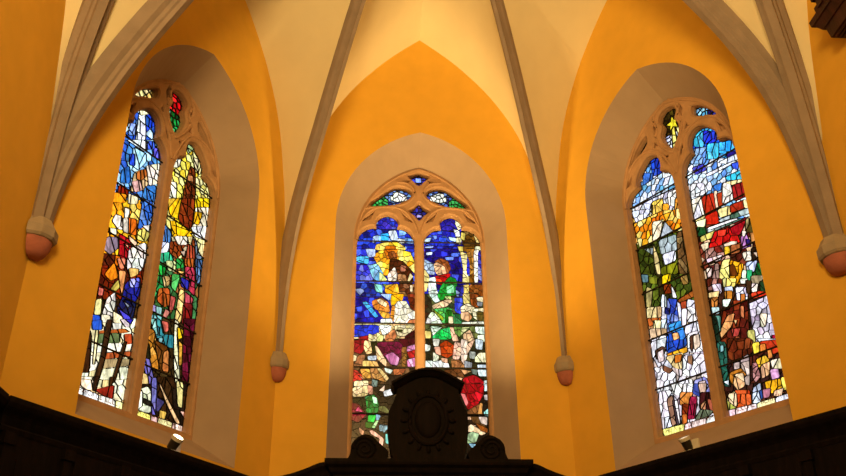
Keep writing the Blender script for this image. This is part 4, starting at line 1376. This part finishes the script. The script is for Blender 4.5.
def web_rib(c, k, prof, n=40):
    return [P(x, y, z) for x, y, z, _, _ in rib_path(c, k, prof, n, .20)]


def line_pts(fn, prof, n=40):
    return [fn(a, z) for a, z in resample(catmull(prof, 6), n)]


vb = bmesh.new()


def cell(r0, r1, m=14, bow=0.0):
    rows = []
    r0, r1 = r0[4:], r1[4:]              # the lowest part lies inside the wall
    for i in range(m + 1):
        t = i / m
        rows.append([a.lerp(b, t) + Vector((0, 0, 1)) * (bow * K * 4 * t * (1 - t) * min(1, j / 20)) for j, (a, b) in enumerate(zip(r0, r1))])
    strip(vb, rows)


RIBOF = {'A': RIB_NEAR, 'B': RIB_LEFT, 'C': RIB_SHORT, 'D': RIB_FAR}
for side, c0, c1, n0, n1 in (('left', CA, CB, 'A', 'B'), ('back', CB, CC, 'B', 'C'), ('right', CC, CD, 'C', 'D')):
    at = frame(side)
    lo, hi = (2.24 if side == 'left' else 2.051), (2.28 if side == 'right' else 2.051)
    fa = [(s if s < 1.5 else 1.5 + (s - 1.5) * (lo - 1.5) / .551, z) for s, z in WALL_ARCH]
    fb = [(s if s < 1.5 else 1.5 + (s - 1.5) * (hi - 1.5) / .551, z) for s, z in WALL_ARCH]
    cell(line_pts(lambda a, z: at(-a, DG - .01, z), fa), web_rib(c0, KEY, RIBOF[n0]))
    cell(line_pts(lambda a, z: at(a, DG - .01, z), fb), web_rib(c1, KEY, RIBOF[n1]))
# choir bay
cell(web_rib(CA, KEY, RIB_NEAR), web_rib(CA, KEY2, RIB_LONG))
cell(web_rib(CD, KEY, RIB_FAR), web_rib(CD, KEY2, RIB_LONG))
for cc, sg, x in ((CA, -1, XL), (CD, -1, XR), (CE, 1, XL), (CF, 1, XR)):
    cell(web_rib(cc, KEY2, RIB_LONG), line_pts(lambda a, z: P(x, cc.y + sg * a, z), SIDE_ARCH))
for cc, sg in ((CE, 1), (CF, -1)):
    cell(web_rib(cc, KEY2, RIB_LONG), line_pts(lambda a, z: P(cc.x + sg * a * .85, YB, z), SIDE_ARCH))
tag(obj('ceiling', vb, 'web', smooth=True, fix=False), 'cream plastered rib vault over the apse', 'ceiling', kind='structure')


# ------------------------------------------------------------------ corbels
def corbel(c, inward, half, size, label):
    """Corbel filling a wall corner: a sector of a turned shape, half = half the corner angle."""
    d = inward.normalized()
    q = c + d * .012
    root = empty('corbel', P(q.x, q.y, 3.98))
    a0 = math.atan2(d.y, d.x)

    def lathe(prof, n):
        bm = bmesh.new()
        rows = []
        for r, z in prof:
            row = [P(q.x, q.y, z)]
            row += [P(q.x + r * size * math.cos(a0 + half * (2 * k / n - 1)), q.y + r * size * math.sin(a0 + half * (2 * k / n - 1)), z) for k in range(n + 1)]
            rows.append(row)
        vs = strip(bm, rows, True)
        bm.faces.new(vs[0])
        bm.faces.new(vs[-1])
        return bm
    obj('abacus', lathe([(.80, 4.145), (.92, 4.155), (1.0, 4.18), (1.0, 4.27), (.93, 4.29), (.84, 4.32), (.70, 4.38)], 4), 'abacus', root)
    obj('bell', lathe([(.22, 3.965), (.45, 3.975), (.60, 4.005), (.72, 4.05), (.80, 4.10), (.82, 4.15)], 10), 'pink', root, smooth=True)
    return tag(root, label, 'corbel', 'corbels at the feet of the vault ribs')


corbel(CA, Vector((.966, -.26)), math.radians(74), .225, 'pink and grey stone corbel under two ribs, at the far left')
corbel(CB, Vector((.5, -.866)), math.radians(59), .168, 'small pink and grey stone corbel between the left and central windows')
corbel(CC, Vector((-.5, -.866)), math.radians(59), .168, 'small pink and grey stone corbel between the central and right windows')
corbel(CD, Vector((-.966, -.26)), math.radians(74), .225, 'pink and grey stone corbel under two ribs, at the far right')


# ------------------------------------------------------------------ woodwork
def run_moulding(bm, line, prof, closed_ends=True):
    """Sweep a (offset, z) profile along a plan polyline [(x, y)], offset to the left of travel."""
    rows = []
    n = len(line)
    for i in range(n):
        p = Vector(line[i])
        e0 = (p - Vector(line[i - 1])).normalized() if i else None
        e1 = (Vector(line[i + 1]) - p).normalized() if i < n - 1 else None
        nn = [Vector((-e.y, e.x)) for e in (e0, e1) if e is not None]
        m = sum(nn, Vector((0, 0))).normalized()
        k = 1 / max(m.dot(nn[0]), .4)
        rows.append([P(p.x + m.x * o * k, p.y + m.y * o * k, z + (line_z[i] if line_z else 0)) for o, z in prof])
    vs = strip(bm, rows)
    if closed_ends:
        bm.faces.new(vs[0])
        bm.faces.new(vs[-1])


line_z = None


def wall_pt(side, s, off):
    a = ANG[side]
    n = Vector((-math.sin(a), math.cos(a)))
    d = Vector((math.cos(a), math.sin(a)))
    return Vector((0, YC)) + (AP - off) * n + s * d


def panelling(name, p0, p1, ztop, label, bays, m0=0.0, m1=0.0, thin=0.0):
    """Wainscot running from p0 to p1 (wall side), the room on the right-hand side of travel reversed by the sign of the offset."""
    d = (p1 - p0)
    L = d.length
    d.normalize()
    n = Vector((d.y, -d.x))                 # into the room
    mid = (p0 + p1) / 2
    root = empty(name, P(mid.x, mid.y, FLOOR))
    ang = math.atan2(d.y, d.x)
    R = Matrix.Rotation(ang, 3, 'Z')

    def bx(bm, s, off, z, sx, so, sz):
        so = min(so, 2 * (off - thin) - .01) if off - thin < so / 2 + .005 else so
        q = p0 + d * s + n * (off - thin)
        box(bm, P(q.x, q.y, z), sx * K, so * K, sz * K, R)
    bm = bmesh.new()
    e0, e1 = (.22 if thin and m0 else 0), (.22 if thin and m1 else 0)
    bx(bm, (e0 + L - e1) / 2, .09, (FLOOR + ztop - .06) / 2, L - e0 - e1, .16, ztop - .06 - FLOOR)
    obj('back_board', bm, 'wood', root)
    bm = bmesh.new()
    prof = [(.01, ztop - .30), (.18, ztop - .30), (.19, ztop - .26), (.17, ztop - .24), (.17, ztop - .16), (.19, ztop - .13), (.23, ztop - .09), (.25, ztop - .05), (.25, ztop), (.01, ztop)]
    prof = [(max(o - thin, .01), z) for o, z in prof]
    rows = [[P(*(p + n * o + d * (o * k)), z) for o, z in prof] for p, k in ((p0, m0), (p1, m1))]
    vs = strip(bm, rows, True)
    bm.faces.new(vs[0])
    bm.faces.new(vs[1])
    obj('cornice', bm, 'wood', root)
    for b in range(bays):
        s = L * (b + .5) / bays
        pb = bmesh.new()
        bx(pb, s, .175, ztop - 1.0, L / bays * .72, .02, 1.2)
        bx(pb, s, .19, ztop - 1.0, L / bays * .52, .02, .95)
        obj('panel', pb, 'wood', root)
    for b in range(bays + 1):
        s = min(max(L * b / bays, .05 + e0), L - .05 - e1)
        pb = bmesh.new()
        bx(pb, s, .185, (FLOOR + ztop - .3) / 2, .09, .04, ztop - .3 - FLOOR)
        bx(pb, s, .195, ztop - .36, .13, .06, .10)
        obj('pilaster', pb, 'wood', root)
    return tag(root, label, 'panelling')


pA, pB_ = wall_pt('left', -2.25, .02), wall_pt('left', 1.50, .02)
panelling('wood_panelling', pA, pB_, 2.50, 'dark wooden wall panelling under the left window', 5, -.25, -.5)
pC, pD_ = wall_pt('right', -1.50, .02), wall_pt('right', 2.28, .02)
panelling('wood_panelling', pC, pD_, 2.545, 'dark wooden wall panelling under the right window', 5, .5, .25)
panelling('choir_stall_back', Vector((XL + .03, .5)), Vector((XL + .03, 8.02)), 2.50, 'dark wooden stall back along the choir wall, lower left corner', 8, 0, -1.1, .09)
panelling('choir_stall_back', Vector((XR - .03, 7.985)), Vector((XR - .03, .5)), 2.52, 'dark wooden stall back along the right choir wall', 8, 1.1, 0, .09)

# altarpiece in the middle
YA = 10.85
alt = empty('altarpiece', P(0, YA + .3, FLOOR))
tag(alt, 'dark carved wooden altarpiece with arched crest below the central window', 'altarpiece')


def abox(bm, x, y, z, sx, sy, sz):
    box(bm, P(x, y, z), sx * K, sy * K, sz * K)


bm = bmesh.new()
abox(bm, 0, YA + .35, (FLOOR + 2.50) / 2, 2.36, .6, 2.50 - FLOOR)
obj('body', bm, 'wood', alt)


def mould(bm, x0, x1, yf, yb, prof):
    """Cornice around three sides of a block: prof gives (projection, z)."""
    rows = []
    for o, z in prof:
        rows.append([P(x0 - o, yb, z), P(x0 - o, yf - o, z), P(x1 + o, yf - o, z), P(x1 + o, yb, z)])
    vs = strip(bm, rows)
    bm.faces.new(vs[0])
    bm.faces.new(vs[-1])


bm = bmesh.new()
mould(bm, -1.19, 1.19, YA + .03, YA + .65, [(0, 2.34), (.02, 2.36), (.02, 2.40), (-.01, 2.42), (-.01, 2.50), (.03, 2.53), (.05, 2.58), (.09, 2.61), (.10, 2.64), (.10, 2.68)])
obj('cornice', bm, 'wood', alt)
for x in (-.9, 0, .9):
    bm = bmesh.new()
    abox(bm, x, YA + .04, 1.55, .62, .04, 1.3)
    abox(bm, x, YA + .02, 1.55, .44, .04, 1.05)
    obj('panel', bm, 'wood', alt)


def extrude_outline(bm, pts, y0, y1):
    vs = strip(bm, [[P(x, y, z) for x, z in pts] for y in (y0, y1)], True)
    bm.faces.new(vs[0])
    bm.faces.new(vs[1])


half = catmull([(.42, 2.66), (.47, 2.80), (.50, 2.98), (.515, 3.15), (.50, 3.32), (.44, 3.46), (.405, 3.58), (.40, 3.66)], 4)
arc = catmull([(.40, 3.66), (.33, 3.735), (.20, 3.80), (0, 3.83)], 5)[1:]
right = half + arc
crest = right + [(-x, z) for x, z in right[::-1]][1:]
bm = bmesh.new()
extrude_outline(bm, crest, YA + .10, YA + .34)
cr = obj('crest', bm, 'wood', alt)
line = catmull([(-.475, 3.685), (-.40, 3.725), (-.29, 3.79), (-.15, 3.855), (0, 3.875), (.15, 3.855), (.29, 3.79), (.40, 3.725), (.475, 3.685)], 4)
bm = bmesh.new()
prof = [(.00, .10), (-.075, .10), (-.07, .03), (-.03, .02), (-.02, -.02), (.01, -.03), (.02, -.06)]
rows = []
for i, (x, z) in enumerate(line):
    a, b = line[max(i - 1, 0)], line[min(i + 1, len(line) - 1)]
    t = Vector((b[0] - a[0], b[1] - a[1])).normalized()
    nz = Vector((-t.y, t.x))
    ring = []
    for (h, yo) in [(.0, .36), (.0, -.02), (-.03, -.03), (-.045, .02), (-.075, .04), (-.09, .09), (-.09, .36)]:
        ring.append(P(x + nz.x * h, YA + yo, z + nz.y * h))
    rows.append(ring)
vs = strip(bm, rows, True)
bm.faces.new(vs[0])
bm.faces.new(vs[-1])
obj('crest_moulding', bm, 'wood', alt, smooth=True)
bm = bmesh.new()
tube(bm, [P(.24 * math.cos(k * PI / 12), YA + .09, 3.22 + .32 * math.sin(k * PI / 12)) for k in range(25)], .028 * K, 8, False)
for k in range(16):
    a = k * PI / 8
    g = bmesh.ops.create_icosphere(bm, subdivisions=2, radius=1)
    mtx = Matrix.Translation(P(.31 * math.cos(a), YA + .09, 3.20 + .40 * math.sin(a) * .92)) @ Matrix.Rotation(-a, 4, 'Y') @ Matrix.Diagonal((.05 * K, .03 * K, .028 * K, 1))
    bmesh.ops.transform(bm, matrix=mtx, verts=g['verts'])
g = bmesh.ops.create_icosphere(bm, subdivisions=3, radius=1)
bmesh.ops.transform(bm, matrix=Matrix.Translation(P(0, YA + .10, 3.22)) @ Matrix.Diagonal((.17 * K, .05 * K, .24 * K, 1)), verts=g['verts'])
obj('carved_medallion', bm, 'wood', cr, smooth=True)
for sg in (-1, 1):
    out = catmull([(.54, 2.67), (.50, 2.80), (.56, 2.87), (.63, 2.93), (.70, 3.0), (.80, 3.03), (.90, 2.98), (.965, 2.88), (.985, 2.78), (1.02, 2.72), (1.09, 2.71), (1.09, 2.67)], 4)
    bm = bmesh.new()
    extrude_outline(bm, [(x * sg, z) for x, z in out], YA + .12, YA + .34)
    vo = obj('volute', bm, 'wood', alt, smooth=True)
    bm = bmesh.new()
    sp = []
    for k in range(40):
        a = k * PI / 8
        r = .155 * (1 - k / 44)
        sp.append(P(sg * (.80 + r * math.cos(a)), YA + .11, 2.85 + r * math.sin(a)))
    tube(bm, sp, [.022 * K * (1 - k / 60) for k in range(40)], 8)
    obj('scroll', bm, 'wood', vo, smooth=True)
    # sweeping shoulder between the side panelling and the altarpiece
    top = catmull([(1.20, 2.665), (1.36, 2.655), (1.52, 2.60), (1.72, 2.545), (1.95, 2.515), (2.10, 2.505)], 5)
    plan = lambda x: YA + .06 + (x - 1.2) * .30
    bm = bmesh.new()
    rows = []
    for x, z in top:
        y = plan(x)
        rows.append([P(sg * x, y + .16, FLOOR), P(sg * x, y + .03, FLOOR), P(sg * x, y + .03, z - .12), P(sg * x, y, z - .08), P(sg * x, y - .03, z - .05), P(sg * x, y - .03, z), P(sg * x, y + .16, z)])
    vs = strip(bm, rows, True)
    bm.faces.new(vs[0])
    bm.faces.new(vs[-1])
    obj('shoulder', bm, 'wood', alt, smooth=True)

# ------------------------------------------------------------------ floodlights on the panelling
def floodlight(p, toward, tilt, lens, label, plate_side, g=1.0):
    """Small floodlight: white bracket, dark housing, lens at its upper end."""
    root = empty('floodlight', p)
    d = Vector((toward.x, toward.y, 0)).normalized()
    sx = Vector((-d.y, d.x, 0))
    ax = (d * math.cos(tilt) + Vector((0, 0, 1)) * math.sin(tilt)).normalized()
    up = ax.cross(sx).normalized()
    R = Matrix((sx, up, ax)).transposed()
    bm = bmesh.new()
    box(bm, p + Vector((0, 0, .012 * g)), .12 * g, .09 * g, .024 * g, Matrix((sx, d, Vector((0, 0, 1)))).transposed())
    obj('base', bm, 'lampwhite', root)
    bm = bmesh.new()
    q = p + (sx * plate_side * .085 + Vector((0, 0, .07)) + d * -.02) * g
    box(bm, q, .085 * g, .03 * g, .14 * g, Matrix((sx, d, Vector((0, 0, 1)))).transposed())
    obj('bracket', bm, 'lampwhite', root)
    c = p + (Vector((0, 0, .095)) + d * .03) * g

    def ring(r, t, n=16):
        return [c + ax * t * g + r * g * (math.cos(k * 2 * PI / n) * sx + math.sin(k * 2 * PI / n) * up) for k in range(n)]
    bm = bmesh.new()
    vs = strip(bm, [ring(.035, -.075), ring(.05, -.06), ring(.055, .03), ring(.055, .045)], True)
    bm.faces.new(vs[0])
    bm.faces.new(vs[-1])
    obj('housing', bm, 'lampblack', root, smooth=True)
    bm = bmesh.new()
    vs = strip(bm, [ring(.062, .04), ring(.066, .05), ring(.066, .078), ring(.055, .08)], True)
    obj('bezel', bm, 'lampwhite', root, smooth=True)
    bm = bmesh.new()
    bm.faces.new([bm.verts.new(x) for x in ring(.056, .072)])
    obj('lens', bm, lens, root)
    return tag(root, label, 'floodlight'), c + ax * .12 * g, ax


pl = wall_pt('left', -.03, .16)
fl_l, lp1, ax1 = floodlight(P(pl.x, pl.y, 2.50), Vector((.75, -.55)), math.radians(50), 'lens_on', 'small lit floodlight on the panelling under the left window', 1, .82)
pr = wall_pt('right', .03, .16)
fl_r, lp2, ax2 = floodlight(P(pr.x, pr.y, 2.545), Vector((-.8, -.45)), math.radians(62), 'lens_dim', 'small black and white floodlight on the panelling under the right window', 1, .78)

# ------------------------------------------------------------------ wooden gallery on the right wall
XG = XR + .03
gal = empty('wooden_gallery', P(4.1, 4.5, 6.2))
tag(gal, 'dark red-brown wooden gallery edge high on the right wall, upper right corner', 'gallery')


def gbox(name, parent, x0, y1, z0, z1, m='woodred', y0=2.0, taper=0.0):
    """Block along the wall from y0 to y1, its outer face at x0, leaning out by taper towards the top."""
    bm = bmesh.new()
    rows = [[P(XG, y0, z0), P(x0, y0, z0), P(x0, y1, z0), P(XG, y1, z0)], [P(XG, y0, z1), P(x0 - taper, y0, z1), P(x0 - taper, y1 + taper, z1), P(XG, y1 + taper, z1)]]
    vs = strip(bm, rows, True)
    bm.faces.new(vs[0])
    bm.faces.new(vs[1])
    return obj(name, bm, m, parent)


so = gbox('soffit', gal, 4.02, 6.88, 6.19, 6.34, taper=.02)
gbox('moulding', gal, 3.985, 6.93, 6.34, 6.43, taper=.05)
rim = gbox('rim', gal, 3.915, 7.0, 6.43, 6.50, taper=.01)
gbox('cove', gal, 3.95, 6.9, 6.50, 6.62, taper=.01)
gbox('top_rail', gal, 3.87, 6.82, 6.62, 6.85, taper=.02)
for k in range(5):
    bm = bmesh.new()
    abox(bm, 4.05 + .042 * k, 4.43, 6.185, .018, 4.84, .03)
    obj('batten', bm, 'woodred', so)
for k in range(14):
    bm = bmesh.new()
    y = 6.72 - k * .34
    abox(bm, 3.92, y, 6.56, .07, .10, .12)
    obj('bracket', bm, 'woodred', gal)

# ------------------------------------------------------------------ light
world = bpy.data.worlds.new('overcast_day')
bpy.context.scene.world = world
world.use_nodes = True
bg = world.node_tree.nodes['Background']
wt = world.node_tree
tcw = wt.nodes.new('ShaderNodeTexCoord')
sep = wt.nodes.new('ShaderNodeSeparateXYZ')
wt.links.new(tcw.outputs['Generated'], sep.inputs[0])
rmp = wt.nodes.new('ShaderNodeValToRGB')          # dark ground, then an even overcast sky
rmp.color_ramp.elements[0].position, rmp.color_ramp.elements[0].color = 0.0, (.07, .08, .06, 1)
rmp.color_ramp.elements[1].position, rmp.color_ramp.elements[1].color = 0.10, (.97, .99, 1, 1)
wt.links.new(sep.outputs['Z'], rmp.inputs['Fac'])
wt.links.new(rmp.outputs['Color'], bg.inputs['Color'])
bg.inputs['Strength'].default_value = SKY


def lamp(kind, name, loc, energy, col, size, **kw):
    d = bpy.data.lights.new(name, kind)
    d.energy = energy
    d.color = col
    if kind == 'AREA':
        d.shape = 'DISK'
        d.size = size
    else:
        d.shadow_soft_size = size
    o = bpy.data.objects.new(name, d)
    o.location = loc
    C.objects.link(o)
    for k, v in kw.items():
        if k == 'aim':
            o.rotation_euler = (v - Vector(loc)).to_track_quat('-Z', 'Y').to_euler()
        else:
            setattr(d, k, v)
    return o


WARM = (1.0, 0.62, 0.19)
lamp('SPOT', 'choir_spotlight', P(-1.4, -1.3, 5.6), 1900, WARM, 1.0, aim=P(0.3, 11.0, 7.6), spot_size=math.radians(100), spot_blend=1.0)
lamp('POINT', 'choir_fill', P(-2.4, 2.4, 7.0), 95, WARM, .4)  # added fill light without a fixture, lifts the right wall and vault
lamp('SPOT', 'altar_uplight', P(0, 11.25, 2.80), 690, WARM, .08, aim=P(0, 9.7, 10.0), spot_size=math.radians(116), spot_blend=1.0)
lamp('SPOT', 'left_flood_beam', lp1, 300, WARM, .05, aim=P(2.2, 9.4, 10.0), spot_size=math.radians(76), spot_blend=1.0)
lamp('SPOT', 'right_flood_beam', lp2, 150, WARM, .05, aim=P(-.6, 9.4, 11.2), spot_size=math.radians(76), spot_blend=1.0)

# ------------------------------------------------------------------ camera
f_px, pitch, yaw, roll = 876.678, 0.4895029, 0.0730062, -0.0114513
cp, sp_ = math.cos(pitch), math.sin(pitch)
Fv = Vector((math.sin(yaw) * cp, math.cos(yaw) * cp, sp_))
Rv = Vector((math.cos(yaw), -math.sin(yaw), 0))
Uv = Rv.cross(Fv)
R2 = Rv * math.cos(roll) + Uv * math.sin(roll)
U2 = -Rv * math.sin(roll) + Uv * math.cos(roll)
cd = bpy.data.cameras.new('camera')
cd.sensor_width = 36
cd.lens = f_px / 846 * 36
cd.clip_start = .05
cam = bpy.data.objects.new('camera', cd)
mw = Matrix((R2, U2, -Fv)).transposed().to_4x4()
mw.translation = P(-.84044, 0, 0)
cam.matrix_world = mw
C.objects.link(cam)
sc = bpy.context.scene
sc.camera = cam
sc.view_settings.view_transform = 'Standard'
sc.view_settings.look = 'None'
sc.view_settings.gamma = 1
sc.view_settings.exposure = EXPO
